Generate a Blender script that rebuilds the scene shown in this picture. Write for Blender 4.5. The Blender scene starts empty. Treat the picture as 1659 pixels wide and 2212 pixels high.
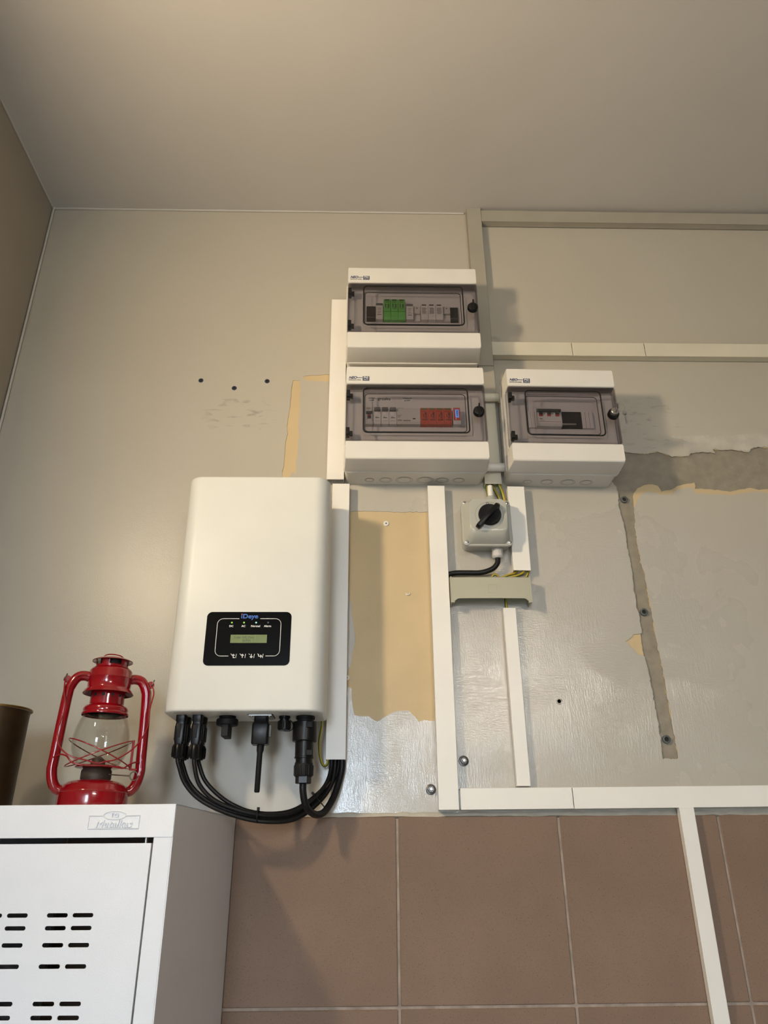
import bpy, bmesh, math, random
from mathutils import Vector, Matrix
random.seed(7)
S = bpy.context.scene
C = S.collection
ZC = 1.732                                   # eye height of the camera above the floor
ZCEIL = 3.328
XL, XR, YF = -0.8514, 2.70, -4.40            # left wall, right wall, wall behind the camera

# ------------------------------------------------------------------ camera
cam_d = bpy.data.cameras.new('camera')
cam = bpy.data.objects.new('camera', cam_d); C.objects.link(cam)
cam_d.sensor_fit = 'VERTICAL'; cam_d.sensor_height = 36.0; cam_d.lens = 1600 / 2212 * 36
cam_d.clip_start = 0.02
pt, yw, rl = math.radians(24.951), math.radians(1.45), math.radians(-0.419)
fwd = Vector((math.sin(yw) * math.cos(pt), math.cos(yw) * math.cos(pt), math.sin(pt)))
rgt = Vector((math.cos(yw), -math.sin(yw), 0)); up = rgt.cross(fwd)
r2 = math.cos(rl) * rgt + math.sin(rl) * up; u2 = -math.sin(rl) * rgt + math.cos(rl) * up
M = Matrix((r2, u2, -fwd)).transposed().to_4x4(); M.translation = (0, -1.49, ZC)
cam.matrix_world = M
S.camera = cam

# ------------------------------------------------------------------ world, daylight, exposure
wd = bpy.data.worlds.new('world'); S.world = wd; wd.use_nodes = True
wd.node_tree.nodes['Background'].inputs[0].default_value = (0.86, 0.97, 1.15, 1)
wd.node_tree.nodes['Background'].inputs[1].default_value = 28.5
S.view_settings.view_transform = 'Standard'; S.view_settings.look = 'None'
S.view_settings.gamma = 1.0; S.view_settings.use_curve_mapping = False
S.view_settings.exposure = 0.0
# window in the wall behind the camera, open to an even sky: x0, x1, z0, z1
WINS = [(-.82, -.12, .25, 2.70)]
for x0, x1, z0, z1 in WINS:                          # sampling portals for the sky seen through the panes
    ld = bpy.data.lights.new('daylight', 'AREA'); ld.shape = 'RECTANGLE'
    ld.size = x1 - x0; ld.size_y = z1 - z0; ld.energy = 1; ld.cycles.is_portal = True
    lo = bpy.data.objects.new('daylight', ld); C.objects.link(lo)
    lo.location = ((x0 + x1) / 2, YF - .12, (z0 + z1) / 2)
    lo.rotation_euler = (math.radians(90), 0, 0)     # faces into the room
LAMP = dict(loc=(XL + .034, -1.13, ZC + .89), power=22, color=(1.0, .81, .54), r=.075)

# ------------------------------------------------------------------ materials
MATS = {}
def mat(name, col, rough=.5, metal=0., var=.06, vscale=30., bump=0., bscale=400., spec=.5, coat=0., emit=None, estr=0.):
    m = bpy.data.materials.new(name); m.use_nodes = True; MATS[name] = m
    nt = m.node_tree; N = nt.nodes; L = nt.links
    p = N['Principled BSDF']
    p.inputs['Roughness'].default_value = rough; p.inputs['Metallic'].default_value = metal
    p.inputs['Specular IOR Level'].default_value = spec; p.inputs['Coat Weight'].default_value = coat
    tc = N.new('ShaderNodeTexCoord'); no = N.new('ShaderNodeTexNoise')
    no.inputs['Scale'].default_value = vscale; no.inputs['Detail'].default_value = 5
    L.new(tc.outputs['Object'], no.inputs['Vector'])
    rp = N.new('ShaderNodeValToRGB')
    rp.color_ramp.elements[0].position = .3; rp.color_ramp.elements[1].position = .7
    rp.color_ramp.elements[0].color = tuple(c * (1 - var) for c in col) + (1,)
    rp.color_ramp.elements[1].color = tuple(min(1, c * (1 + var)) for c in col) + (1,)
    L.new(no.outputs['Fac'], rp.inputs['Fac']); L.new(rp.outputs['Color'], p.inputs['Base Color'])
    if bump:
        n2 = N.new('ShaderNodeTexNoise'); n2.inputs['Scale'].default_value = bscale; n2.inputs['Detail'].default_value = 3
        L.new(tc.outputs['Object'], n2.inputs['Vector'])
        b = N.new('ShaderNodeBump'); b.inputs['Strength'].default_value = 1; b.inputs['Distance'].default_value = bump
        L.new(n2.outputs['Fac'], b.inputs['Height']); L.new(b.outputs['Normal'], p.inputs['Normal'])
    if emit:
        p.inputs['Emission Color'].default_value = tuple(emit) + (1,); p.inputs['Emission Strength'].default_value = estr
    return m

def wall_paint():
    """Old glossy oil paint: smooth with orange peel, and coarse brush strokes where it was repainted low down."""
    m = bpy.data.materials.new('wall_paint'); m.use_nodes = True; MATS['wall_paint'] = m
    nt = m.node_tree; N = nt.nodes; L = nt.links; p = N['Principled BSDF']
    tc = N.new('ShaderNodeTexCoord'); sx = N.new('ShaderNodeSeparateXYZ'); L.new(tc.outputs['Object'], sx.inputs[0])
    def math_(op, a, b=None, clamp=False):
        n = N.new('ShaderNodeMath'); n.operation = op; n.use_clamp = clamp
        for i, v in enumerate((a, b)):
            if v is None: continue
            if isinstance(v, (int, float)): n.inputs[i].default_value = v
            else: L.new(v, n.inputs[i])
        return n.outputs[0]
    def ramp(v, lo, hi):
        n = N.new('ShaderNodeMapRange'); n.inputs[1].default_value = lo; n.inputs[2].default_value = hi
        n.interpolation_type = 'SMOOTHSTEP'; L.new(v, n.inputs[0]); return n.outputs[0]
    def noise(scale, detail=4, vec=None, dist=0., rough=.5):
        n = N.new('ShaderNodeTexNoise'); n.inputs['Scale'].default_value = scale; n.inputs['Detail'].default_value = detail
        n.inputs['Distortion'].default_value = dist; n.inputs['Roughness'].default_value = rough
        L.new(vec if vec else tc.outputs['Object'], n.inputs['Vector']); return n.outputs['Fac']
    def mapped(s, r=(0, 0, 0)):
        n = N.new('ShaderNodeMapping'); n.inputs['Scale'].default_value = s; n.inputs['Rotation'].default_value = r
        L.new(tc.outputs['Object'], n.inputs['Vector']); return n.outputs[0]
    X, Z = sx.outputs['X'], sx.outputs['Z']
    # repainted, brushed zone
    wob = math_('MULTIPLY', math_('SUBTRACT', noise(6, 3), .5), .25)
    m1 = math_('MULTIPLY', ramp(math_('ADD', X, wob), -.10, -.02), ramp(math_('ADD', X, wob), 1.0, .62))
    m2 = math_('MULTIPLY', m1, ramp(math_('ADD', Z, wob), ZC + .80, ZC + .58))
    patchy = ramp(noise(9, 4, dist=.4), .28, .68)
    brush = math_('MULTIPLY', m2, math_('ADD', math_('MULTIPLY', patchy, .75), .25))
    st_v = noise(1.0, 3, mapped((330, 330, 42)), 1.2)
    st_h = noise(1.0, 3, mapped((60, 300, 340)), 1.0)
    pick = ramp(noise(5, 2, dist=.8), .47, .57)
    nearlow = ramp(Z, ZC + .13, ZC + .05)
    pick = math_('MAXIMUM', pick, nearlow)
    stroke = N.new('ShaderNodeMix'); L.new(pick, stroke.inputs['Factor']); L.new(st_v, stroke.inputs['A']); L.new(st_h, stroke.inputs['B'])
    peel = noise(420, 2)
    soft = noise(14, 3)
    h = math_('ADD', math_('MULTIPLY', math_('MULTIPLY', stroke.outputs['Result'], brush), .00052),
              math_('ADD', math_('MULTIPLY', peel, .00019), math_('MULTIPLY', soft, .0006)))
    bp = N.new('ShaderNodeBump'); bp.inputs['Strength'].default_value = 1.0; bp.inputs['Distance'].default_value = 1.0
    L.new(h, bp.inputs['Height']); L.new(bp.outputs['Normal'], p.inputs['Normal'])
    # colour: warm grey, a little greyer where repainted, faint scuffs and a handprint smear
    c = N.new('ShaderNodeMix'); c.data_type = 'RGBA'; L.new(math_('MULTIPLY', m2, .9), c.inputs['Factor'])
    c.inputs['A'].default_value = (.470, .430, .360, 1); c.inputs['B'].default_value = (.470, .440, .390, 1)
    def blob(cx, cz, rx, rz, th0, th1, sc):
        d = math_('ADD', math_('POWER', math_('DIVIDE', math_('SUBTRACT', X, cx), rx), 2), math_('POWER', math_('DIVIDE', math_('SUBTRACT', Z, cz), rz), 2))
        return math_('MULTIPLY', ramp(d, 1, .15), ramp(noise(1.0, 4, mapped(sc), .6), th0, th1))
    s = math_('MAXIMUM', blob(-.30, ZC + .945, .10, .065, .54, .70, (28, 28, 75)), blob(.66, ZC + .93, .11, .10, .55, .72, (26, 26, 90)))
    s = math_('MAXIMUM', s, math_('MULTIPLY', blob(.30, ZC + 1.16, .05, .06, .5, .7, (40, 40, 30)), .8))
    c2 = N.new('ShaderNodeMix'); c2.data_type = 'RGBA'; L.new(math_('MULTIPLY', s, .42), c2.inputs['Factor'])
    L.new(c.outputs['Result'], c2.inputs['A']); c2.inputs['B'].default_value = (.15, .13, .10, 1)
    v = noise(3.5, 4); mul = N.new('ShaderNodeMix'); mul.data_type = 'RGBA'; mul.blend_type = 'MULTIPLY'; mul.inputs['Factor'].default_value = 1
    mr = N.new('ShaderNodeMapRange'); mr.inputs[3].default_value = .94; mr.inputs[4].default_value = 1.06; L.new(v, mr.inputs[0])
    L.new(c2.outputs['Result'], mul.inputs['A']); L.new(mr.outputs[0], mul.inputs['B'])
    L.new(mul.outputs['Result'], p.inputs['Base Color'])
    rr = N.new('ShaderNodeMapRange'); rr.inputs[3].default_value = .36; rr.inputs[4].default_value = .15
    L.new(brush, rr.inputs[0]); L.new(rr.outputs[0], p.inputs['Roughness'])
    p.inputs['Specular IOR Level'].default_value = .5
    cw = math_('MULTIPLY', m2, .9); L.new(cw, p.inputs['Coat Weight']); p.inputs['Coat Roughness'].default_value = .14
    L.new(bp.outputs['Normal'], p.inputs['Coat Normal'])
    return m
wall_paint()

def tile_mat():
    m = mat('tile', (.225, .150, .108), .6, 0, .10, 5., .00010, 900., spec=.15)
    nt = m.node_tree; N = nt.nodes; L = nt.links; p = N['Principled BSDF']
    src = p.inputs['Base Color'].links[0].from_socket
    oi = N.new('ShaderNodeTexCoord'); v = N.new('ShaderNodeTexVoronoi'); v.inputs['Scale'].default_value = 260
    no = N.new('ShaderNodeTexNoise'); no.inputs['Scale'].default_value = 620; no.inputs['Detail'].default_value = 2
    L.new(oi.outputs['Object'], no.inputs['Vector'])
    r = N.new('ShaderNodeMapRange'); r.inputs[1].default_value = .62; r.inputs[2].default_value = .74; L.new(no.outputs['Fac'], r.inputs[0])
    mx = N.new('ShaderNodeMix'); mx.data_type = 'RGBA'; L.new(r.outputs[0], mx.inputs['Factor']); L.new(src, mx.inputs['A'])
    mx.inputs['B'].default_value = (.055, .040, .033, 1); L.new(mx.outputs['Result'], p.inputs['Base Color'])
tile_mat()

def smoky():
    """Tinted clear polycarbonate lid: absorbs and lets straight light through, plus a surface reflection."""
    for name, tint, ior in (('smoky_lid', (.765, .75, .765), 1.40), ('clear_glass', (.965, .965, .955), 1.42), ('window_glass', (.95, .97, .96), 1.45)):
        m = bpy.data.materials.new(name); m.use_nodes = True; MATS[name] = m
        nt = m.node_tree; N = nt.nodes; L = nt.links; N.remove(N['Principled BSDF'])
        t = N.new('ShaderNodeBsdfTransparent'); g = N.new('ShaderNodeBsdfGlossy'); g.inputs['Roughness'].default_value = .06 if name == 'smoky_lid' else .02
        no = N.new('ShaderNodeTexNoise'); no.inputs['Scale'].default_value = 8; tc = N.new('ShaderNodeTexCoord'); L.new(tc.outputs['Object'], no.inputs['Vector'])
        rp = N.new('ShaderNodeValToRGB'); rp.color_ramp.elements[0].color = tuple(c * .985 for c in tint) + (1,); rp.color_ramp.elements[1].color = tuple(min(1, c * 1.01) for c in tint) + (1,)
        L.new(no.outputs['Fac'], rp.inputs['Fac']); L.new(rp.outputs['Color'], t.inputs['Color'])
        f = N.new('ShaderNodeFresnel'); ge = N.new('ShaderNodeNewGeometry'); io = N.new('ShaderNodeMapRange')
        io.inputs[3].default_value = ior; io.inputs[4].default_value = 1 / ior; L.new(ge.outputs['Backfacing'], io.inputs[0]); L.new(io.outputs[0], f.inputs['IOR'])
        mx = N.new('ShaderNodeMixShader'); L.new(f.outputs[0], mx.inputs[0]); L.new(t.outputs[0], mx.inputs[1]); L.new(g.outputs[0], mx.inputs[2])
        L.new(mx.outputs[0], N['Material Output'].inputs['Surface'])
smoky()

mat('ceiling_paint', (.54, .51, .48), .5, 0, .03, 3, .0004, 10)
mat('side_wall_paint', (.34, .30, .24), .42, 0, .04, 3, .0004, 12)
mat('rear_wall_paint', (.22, .205, .18), .6, 0, .04, 3)
mat('ground', (.16, .15, .12), .9, 0, .2, 1)
mat('floor_tile', (.52, .50, .475), .5, 0, .1, 4)
mat('concrete', (.285, .25, .195), .92, 0, .13, 48, .0012, 420)
mat('yellow_paint', (.57, .435, .25), .62, 0, .05, 8, .0002, 200)
mat('filler', (.50, .465, .40), .75, 0, .12, 30, .0008, 120)
mat('grout', (.33, .265, .22), .9, 0, .25, 40, .0006, 300)
mat('pvc_white', (.82, .785, .73), .38, 0, .025, 9)
mat('pvc_cream', (.66, .61, .49), .42, 0, .05, 9)
mat('pvc_painted', (.37, .34, .28), .45, 0, .05, 9)
mat('shell_white', (.665, .66, .62), .42, 0, .02, 12, .00004, 900)
mat('box_white', (.70, .67, .625), .36, 0, .025, 14)
mat('box_inner', (.66, .62, .60), .5, 0, .02, 14)
mat('panel_black', (.003, .003, .003), .2, 0, .1, 20, spec=.12)
mat('black_plastic', (.006, .006, .0065), .32, 0, .15, 60, spec=.28)
mat('black_matte', (.006, .006, .0065), .6, 0, .15, 60, spec=.28)
mat('black_cable', (.006, .006, .0065), .42, 0, .15, 80, spec=.28)
mat('dark_void', (.010, .009, .008), .8, 0, .1, 30)
mat('heat_sink', (.25, .245, .24), .45, .8, .05, 30)
mat('print_white', (.80, .80, .78), .5, 0, .02, 50)
mat('print_blue', (.012, .10, .42), .4, 0, .03, 50)
mat('print_red', (.55, .06, .10), .4, 0, .03, 50)
mat('print_navy', (.012, .025, .085), .45, 0, .05, 50)
mat('print_black', (.02, .02, .022), .6, 0, .05, 50)
mat('print_grey', (.22, .21, .20), .6, 0, .05, 50)
mat('label_paper', (.72, .69, .66), .6, 0, .02, 50)
mat('lcd_green', (.15, .19, .07), .25, 0, .05, 60, emit=(.20, .26, .08), estr=.10)
mat('lcd_ink', (.055, .075, .035), .4, 0, .05, 60)
mat('led_green', (.12, .40, .02), .3, 0, .05, 60, emit=(.35, .75, .05), estr=.55)
mat('led_cyan', (.20, .45, .40), .3, 0, .05, 60, emit=(.35, .85, .70), estr=.7)
mat('led_off', (.06, .06, .09), .3, 0, .05, 60)
mat('meter_glow', (.15, .35, .80), .3, 0, .08, 60, emit=(.16, .38, .95), estr=.75)
mat('breaker_grey', (.56, .53, .49), .5, 0, .03, 40)
mat('breaker_light', (.64, .61, .58), .5, 0, .03, 40)
mat('toggle_grey', (.10, .105, .105), .45, 0, .05, 40)
mat('toggle_dark', (.030, .033, .030), .45, 0, .05, 40)
mat('spd_green', (.10, .42, .055), .48, 0, .03, 40)
mat('spd_red', (.55, .075, .035), .48, 0, .03, 40)
mat('flag_red', (.42, .03, .035), .5, 0, .03, 40)
mat('flag_green', (.10, .17, .05), .5, 0, .05, 40)
mat('isolator_grey', (.42, .415, .37), .22, 0, .02, 20)
mat('cover_grey', (.42, .405, .31), .30, 0, .02, 20)
mat('gland_grey', (.56, .535, .51), .4, 0, .03, 40)
mat('steel', (.42, .41, .40), .33, 1, .08, 60)
mat('dark_steel', (.16, .155, .15), .35, 1, .1, 60)
mat('wire_yellow', (.42, .30, .015), .4, 0, .04, 60)
mat('wire_green', (.045, .13, .02), .4, 0, .04, 60)
mat('plug_blue', (.012, .028, .060), .5, 0, .05, 60)
mat('plug_grey', (.085, .095, .095), .5, 0, .05, 60)
mat('plug_white', (.78, .75, .70), .4, 0, .03, 60)
mat('locker_grey', (.77, .785, .83), .42, 0, .015, 20, .00016, 620)
mat('red_matte', (.30, .004, .010), .4, 0, .1, 12)
mat('red_enamel', (.245, .002, .007), .16, 0, .12, 12, .0001, 60, coat=.6)
mat('bare_wire', (.17, .15, .11), .4, .8, .15, 60)
mat('burner', (.060, .043, .032), .55, .3, .2, 30)
mat('soot', (.012, .010, .009), .7, 0, .1, 30)
mat('brass', (.050, .030, .013), .45, .7, .5, 14)
mat('brass_rim', (.22, .135, .045), .3, .95, .2, 30)
mat('lamp_white', (.75, .73, .70), .5, 0, .02, 20)
mat('lamp_glow', (.8, .7, .5), .5, 0, .02, 20, emit=(1, .85, .6), estr=6)
mat('window_frame', (.70, .70, .69), .45, 0, .02, 20)

# ------------------------------------------------------------------ geometry helpers
class B:
    def __init__(s): s.v = []; s.f = []
    def add(s, v, f):
        n = len(s.v); s.v += [tuple(p) for p in v]; s.f += [tuple(i + n for i in q) for q in f]; return s
    def box(s, x0, x1, y0, y1, z0, z1):
        return s.add([(x, y, z) for x in (x0, x1) for y in (y0, y1) for z in (z0, z1)],
                     [(0, 1, 3, 2), (4, 6, 7, 5), (0, 4, 5, 1), (2, 3, 7, 6), (0, 2, 6, 4), (1, 5, 7, 3)])
    def loft(s, loops, cap0=True, cap1=True, closed=True):
        n = len(loops[0]); v = [p for l in loops for p in l]; f = []
        for k in range(len(loops) - 1):
            for i in range(n if closed else n - 1):
                j = (i + 1) % n; f.append((k * n + i, k * n + j, (k + 1) * n + j, (k + 1) * n + i))
        if cap0: f.append(tuple(range(n))[::-1])
        if cap1: f.append(tuple(range((len(loops) - 1) * n, len(loops) * n)))
        return s.add(v, f)
    def lathe(s, prof, c=(0, 0, 0), axis='z', n=28, cap=True, a0=0.):
        L = []
        for r, h in prof:
            l = []
            for i in range(n):
                a = a0 + 2 * math.pi * i / n; p, q = r * math.cos(a), r * math.sin(a)
                l.append((c[0] + p, c[1] + q, c[2] + h) if axis == 'z' else (c[0] + p, c[1] + h, c[2] + q) if axis == 'y' else (c[0] + h, c[1] + p, c[2] + q))
            L.append(l)
        return s.loft(L, cap, cap)
    def tube(s, pts, r, n=10, closed=False):
        P = [Vector(p) for p in pts]; m = len(P); L = []; ref = None
        for i in range(m):
            t = (P[(i + 1) % m] - P[i - 1]) if closed else (P[min(i + 1, m - 1)] - P[max(i - 1, 0)])
            t.normalize()
            if ref is None: ref = t.orthogonal().normalized()
            ref = (ref - t * ref.dot(t)).normalized(); b = t.cross(ref)
            rr = r[i] if isinstance(r, (list, tuple)) else r
            L.append([P[i] + rr * (math.cos(2 * math.pi * k / n) * ref + math.sin(2 * math.pi * k / n) * b) for k in range(n)])
        if closed:
            off = min(range(n), key=lambda k: (L[0][k] - L[-1][0]).length)
            L.append([L[0][(k + off) % n] for k in range(n)]); return s.loft(L, False, False)
        return s.loft(L)
    def obj(s, name, m, parent=None, smooth=35, bevel=0., seg=2, loc=None, solid=0.):
        me = bpy.data.meshes.new(name); me.from_pydata(s.v, [], s.f)
        return link(name, me, m, parent, smooth, bevel, seg, loc, solid)

def link(name, me, m, parent=None, smooth=35, bevel=0., seg=2, loc=None, solid=0.):
    bm = bmesh.new(); bm.from_mesh(me)
    bmesh.ops.recalc_face_normals(bm, faces=bm.faces)
    if bevel:
        ed = [e for e in bm.edges if len(e.link_faces) == 2 and e.calc_face_angle(0) > math.radians(40)]
        if ed: bmesh.ops.bevel(bm, geom=ed, offset=bevel, segments=seg, affect='EDGES', profile=.5, clamp_overlap=True)
    bm.to_mesh(me); bm.free()
    if smooth:
        me.shade_smooth(); me.set_sharp_from_angle(angle=math.radians(smooth))
    me.materials.append(MATS[m])
    o = bpy.data.objects.new(name, me); C.objects.link(o)
    if parent: o.parent = parent
    if loc: o.location = loc
    if solid:
        md = o.modifiers.new('solid', 'SOLIDIFY'); md.thickness = solid; md.offset = -1
    return o

def thing(name, label, cat, loc=(0, 0, 0), rot=(0, 0, 0), group=None):
    o = bpy.data.objects.new(name, None); C.objects.link(o); o.location = loc; o.rotation_euler = rot
    o.empty_display_size = .02
    return tag(o, label, cat, group)
def tag(o, label, cat, group=None):
    o['label'] = label; o['category'] = cat
    if group: o['group'] = group
    return o
def struct(o): o['kind'] = 'structure'; return o

def rrect(x0, x1, z0, z1, r, n=5):
    """Rounded rectangle as (x, z) pairs, counter-clockwise."""
    out = []
    for cx, cz, a in ((x1 - r, z0 + r, -90), (x1 - r, z1 - r, 0), (x0 + r, z1 - r, 90), (x0 + r, z0 + r, 180)):
        for i in range(n + 1):
            t = math.radians(a + 90 * i / n); out.append((cx + r * math.cos(t), cz + r * math.sin(t)))
    return out
def at_y(l, y): return [(x, y, z) for x, z in l]
def spline(P, k=6):
    P = [Vector(p) for p in P]; out = []
    for i in range(len(P) - 1):
        a, b, c, d = P[max(i - 1, 0)], P[i], P[i + 1], P[min(i + 2, len(P) - 1)]
        for j in range(k):
            t = j / k
            out.append(.5 * (2 * b + (c - a) * t + (2 * a - 5 * b + 4 * c - d) * t * t + (3 * b - a - 3 * c + d) * t ** 3))
    return out + [P[-1]]

def fill2d(outer, holes, y0, y1):
    """Flat slab in the x-z plane between y0 and y1 with holes; returns mesh data."""
    cu = bpy.data.curves.new('tmp', 'CURVE'); cu.dimensions = '2D'; cu.fill_mode = 'BOTH'; cu.extrude = abs(y1 - y0) / 2
    for lp in [outer] + holes:
        sp = cu.splines.new('POLY'); sp.points.add(len(lp) - 1); sp.use_cyclic_u = True
        for q, (x, z) in zip(sp.points, lp): q.co = (x, z, 0, 1)
    ob = bpy.data.objects.new('tmp', cu); C.objects.link(ob)
    me = bpy.data.meshes.new_from_object(ob.evaluated_get(bpy.context.evaluated_depsgraph_get()))
    bpy.data.objects.remove(ob); bpy.data.curves.remove(cu)
    for v in me.vertices: v.co = (v.co.x, (y0 + y1) / 2 + v.co.z, v.co.y)
    bm = bmesh.new(); bm.from_mesh(me); bmesh.ops.remove_doubles(bm, verts=bm.verts, dist=1e-6); bm.to_mesh(me); bm.free()
    me.materials.clear()
    return me

def text(body, size, m, parent, loc, align='CENTER', depth=.0003, shear=0., sx=1., roll=0., bold=0., name='lettering'):
    """Lettering standing in the x-z plane, read from -y."""
    cu = bpy.data.curves.new('tmp', 'FONT'); cu.body = body; cu.size = size; cu.align_x = align; cu.align_y = 'CENTER'
    cu.extrude = depth / 2; cu.shear = shear; cu.offset = bold; cu.resolution_u = 3
    ob = bpy.data.objects.new('tmp', cu); C.objects.link(ob)
    me = bpy.data.meshes.new_from_object(ob.evaluated_get(bpy.context.evaluated_depsgraph_get()))
    bpy.data.objects.remove(ob); bpy.data.curves.remove(cu)
    c, s = math.cos(roll), math.sin(roll)
    for v in me.vertices:
        x, z, y = v.co.x * sx, v.co.y, -v.co.z
        v.co = (x * c - z * s, y, x * s + z * c)
    me.materials.clear()
    return link(name, me, m, parent, 0, loc=loc)

def rough(loop, step=.006, amp=.0014, keep=lambda p: False):
    out = []
    for i, a in enumerate(loop):
        b = loop[(i + 1) % len(loop)]; d = math.dist(a, b); n = max(1, int(d / step))
        for k in range(n):
            t = k / n; j = 0 if keep(a) and keep(b) else amp
            out.append((a[0] + (b[0] - a[0]) * t + random.uniform(-j, j), a[1] + (b[1] - a[1]) * t + random.uniform(-j, j)))
    return out
up_ = lambda l: [(x, z + ZC) for x, z in l]

# ------------------------------------------------------------------ the room
TILE_TOP = 1.802
wb = struct(B().box(XL, XR, .004, .16, 0, ZCEIL).obj('wall_back', 'concrete', smooth=0))
TRENCH_UP = [(0.571,0.864),(0.603,0.850),(0.622,0.847),(0.653,0.845),(0.677,0.852),(0.695,0.844),(0.708,0.838),(0.724,0.839),(0.748,0.839),(0.753,0.847),(0.777,0.851),(0.794,0.850),(0.811,0.848),(0.808,0.858),(0.829,0.857),(0.853,0.857),(0.894,0.851),(0.894,0.859),(0.916,0.866),(0.939,0.862),(0.997,0.863),(1.25,0.868),(1.25,0.752)]
TRENCH_LO = [(0.971,0.757),(0.915,0.756),(0.894,0.754),(0.879,0.759),(0.855,0.755),(0.827,0.747),(0.808,0.752),(0.785,0.753),(0.762,0.756),(0.747,0.754),(0.749,0.770),(0.730,0.768),(0.708,0.762),(0.690,0.752),(0.669,0.748),(0.662,0.762),(0.649,0.766),(0.633,0.764),(0.615,0.755),(0.605,0.744),(0.601,0.726)]
TRENCH_LO_GREY = [(0.971,0.746),(0.915,0.744),(0.879,0.748),(0.855,0.744),(0.827,0.738),(0.785,0.741),(0.747,0.742),(0.742,0.757),(0.730,0.757),(0.708,0.752),(0.690,0.741),(0.664,0.738),(0.652,0.746),(0.634,0.746),(0.620,0.738),(0.610,0.729),(0.604,0.716)]
TRENCH_R = [(0.599,0.708),(0.598,0.684),(0.594,0.659),(0.594,0.635),(0.593,0.611),(0.595,0.591),(0.594,0.576),(0.597,0.559),(0.600,0.547),(0.598,0.531),(0.599,0.507),(0.600,0.477),(0.600,0.459),(0.600,0.431),(0.601,0.405),(0.601,0.378),(0.603,0.352),(0.603,0.329),(0.604,0.301),(0.604,0.272),(0.604,0.256),(0.605,0.228),(0.605,0.204),(0.605,0.180),(0.605,0.168),(0.574,0.168),(0.576,0.206),(0.576,0.244),(0.575,0.277),(0.574,0.308),(0.573,0.344),(0.570,0.363)]
TRENCH_L = [(0.571,0.418),(0.573,0.450),(0.570,0.472),(0.570,0.495),(0.569,0.519),(0.572,0.555),(0.571,0.591),(0.569,0.623),(0.571,0.647),(0.570,0.669),(0.567,0.693),(0.565,0.713),(0.567,0.736),(0.566,0.759),(0.550,0.784)]
CHIP = [(.570, .368), (.558, .374), (.549, .386), (.535, .400), (.555, .414)]
Y1 = [(-0.180,1.043),(-0.163,1.043),(-0.160,1.013),(-0.161,0.983),(-0.160,0.947),(-0.161,0.918),(-0.159,0.884),(-0.160,0.853),(-0.160,0.833),(-0.164,0.816),(-0.161,0.797),(-0.162,0.785),(-0.169,0.793),(-0.174,0.785),(-0.174,0.751),(-0.191,0.751),(-0.192,0.794),(-0.191,0.816),(-0.190,0.844),(-0.190,0.866),(-0.186,0.895),(-0.188,0.924),(-0.185,0.947),(-0.182,0.977),(-0.183,1.007)]
Y2 = [(-0.154,1.056),(-0.130,1.059),(-0.094,1.060),(-0.074,1.060),(-0.073,1.039),(-0.094,1.040),(-0.129,1.041),(-0.151,1.043),(-0.156,1.050)]
Y3 = [(-0.055,0.693),(-0.032,0.695),(0.011,0.696),(0.062,0.694),(0.134,0.694),(0.149,0.694),(0.145,0.241),(0.127,0.240),(0.115,0.244),(0.103,0.240),(0.096,0.249),(0.083,0.262),(0.069,0.262),(0.048,0.256),(0.036,0.249),(0.023,0.241),(0.015,0.243),(0.006,0.250),(-0.023,0.252),(-0.026,0.263),(-0.029,0.287),(-0.029,0.305),(-0.040,0.310),(-0.039,0.337),(-0.031,0.357),(-0.028,0.380),(-0.022,0.406),(-0.029,0.448),(-0.034,0.489),(-0.039,0.522),(-0.053,0.539)]
frame = [(XL, TILE_TOP - .004), (XR, TILE_TOP - .004), (XR, ZCEIL), (XL, ZCEIL)]
hole_c = rough(up_(TRENCH_UP + TRENCH_LO + TRENCH_R + [(.569, .389)] + TRENCH_L))
hole_g = rough(up_(TRENCH_UP + TRENCH_LO_GREY + TRENCH_R + CHIP + TRENCH_L), .005, .0016)
link('old_yellow_paint', fill2d(frame, [hole_c], .0016, .0038), 'yellow_paint', wb, 0)
link('grey_paint', fill2d(frame, [hole_g] + [rough(up_(y), .008, .0012) for y in (Y1, Y2, Y3)], 0, .0016), 'wall_paint', wb, 0)
FILL = [(0.717,0.893),(0.758,0.894),(0.813,0.897),(0.861,0.895),(0.885,0.899),(0.910,0.901),(0.947,0.898),(1.25,0.897),(1.25,0.870),(0.939,0.865),(0.916,0.868),(0.896,0.862),(0.894,0.854),(0.853,0.859),(0.829,0.859),(0.806,0.860),(0.808,0.850),(0.795,0.852),(0.777,0.853),(0.752,0.849),(0.746,0.843),(0.736,0.865),(0.750,0.878)]
link('filler_patch', fill2d(rough(up_(FILL), .004, .0022), [], -.0006, .0004), 'filler', wb, 0)
# wall tiles, 30 x 30 cm, six courses up from the floor
TP = .3004; TX0 = .0577
B().box(XL, XR, -.0045, .006, 0, TILE_TOP - .006).obj('grout', 'grout', wb, 0)
tb = B(); h = TP / 2 - .0022
tb.loft([at_y(rrect(-h, h, -h, h, .002, 2), .002), at_y(rrect(-h, h, -h, h, .002, 2), -.0052), at_y(rrect(-h + .0014, h - .0014, -h + .0014, h - .0014, .002, 2), -.0066)])
t0 = tb.obj('tile', 'tile', wb, 30); tile_me = t0.data
first = True
for r in range(6):
    for c in range(-3, 9):
        x = TX0 + (c + .5) * TP
        if x - TP / 2 < XL - .02 or x + TP / 2 > XR: continue
        z = TILE_TOP - .002 - (r + .5) * TP + .001
        o = t0 if first else bpy.data.objects.new('tile', tile_me)
        if not first: C.objects.link(o); o.parent = wb
        first = False
        o.location = (x, random.uniform(-.0003, .0003), z); o.rotation_euler = (random.uniform(-.0015, .0015), 0, random.uniform(-.0015, .0015))
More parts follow.
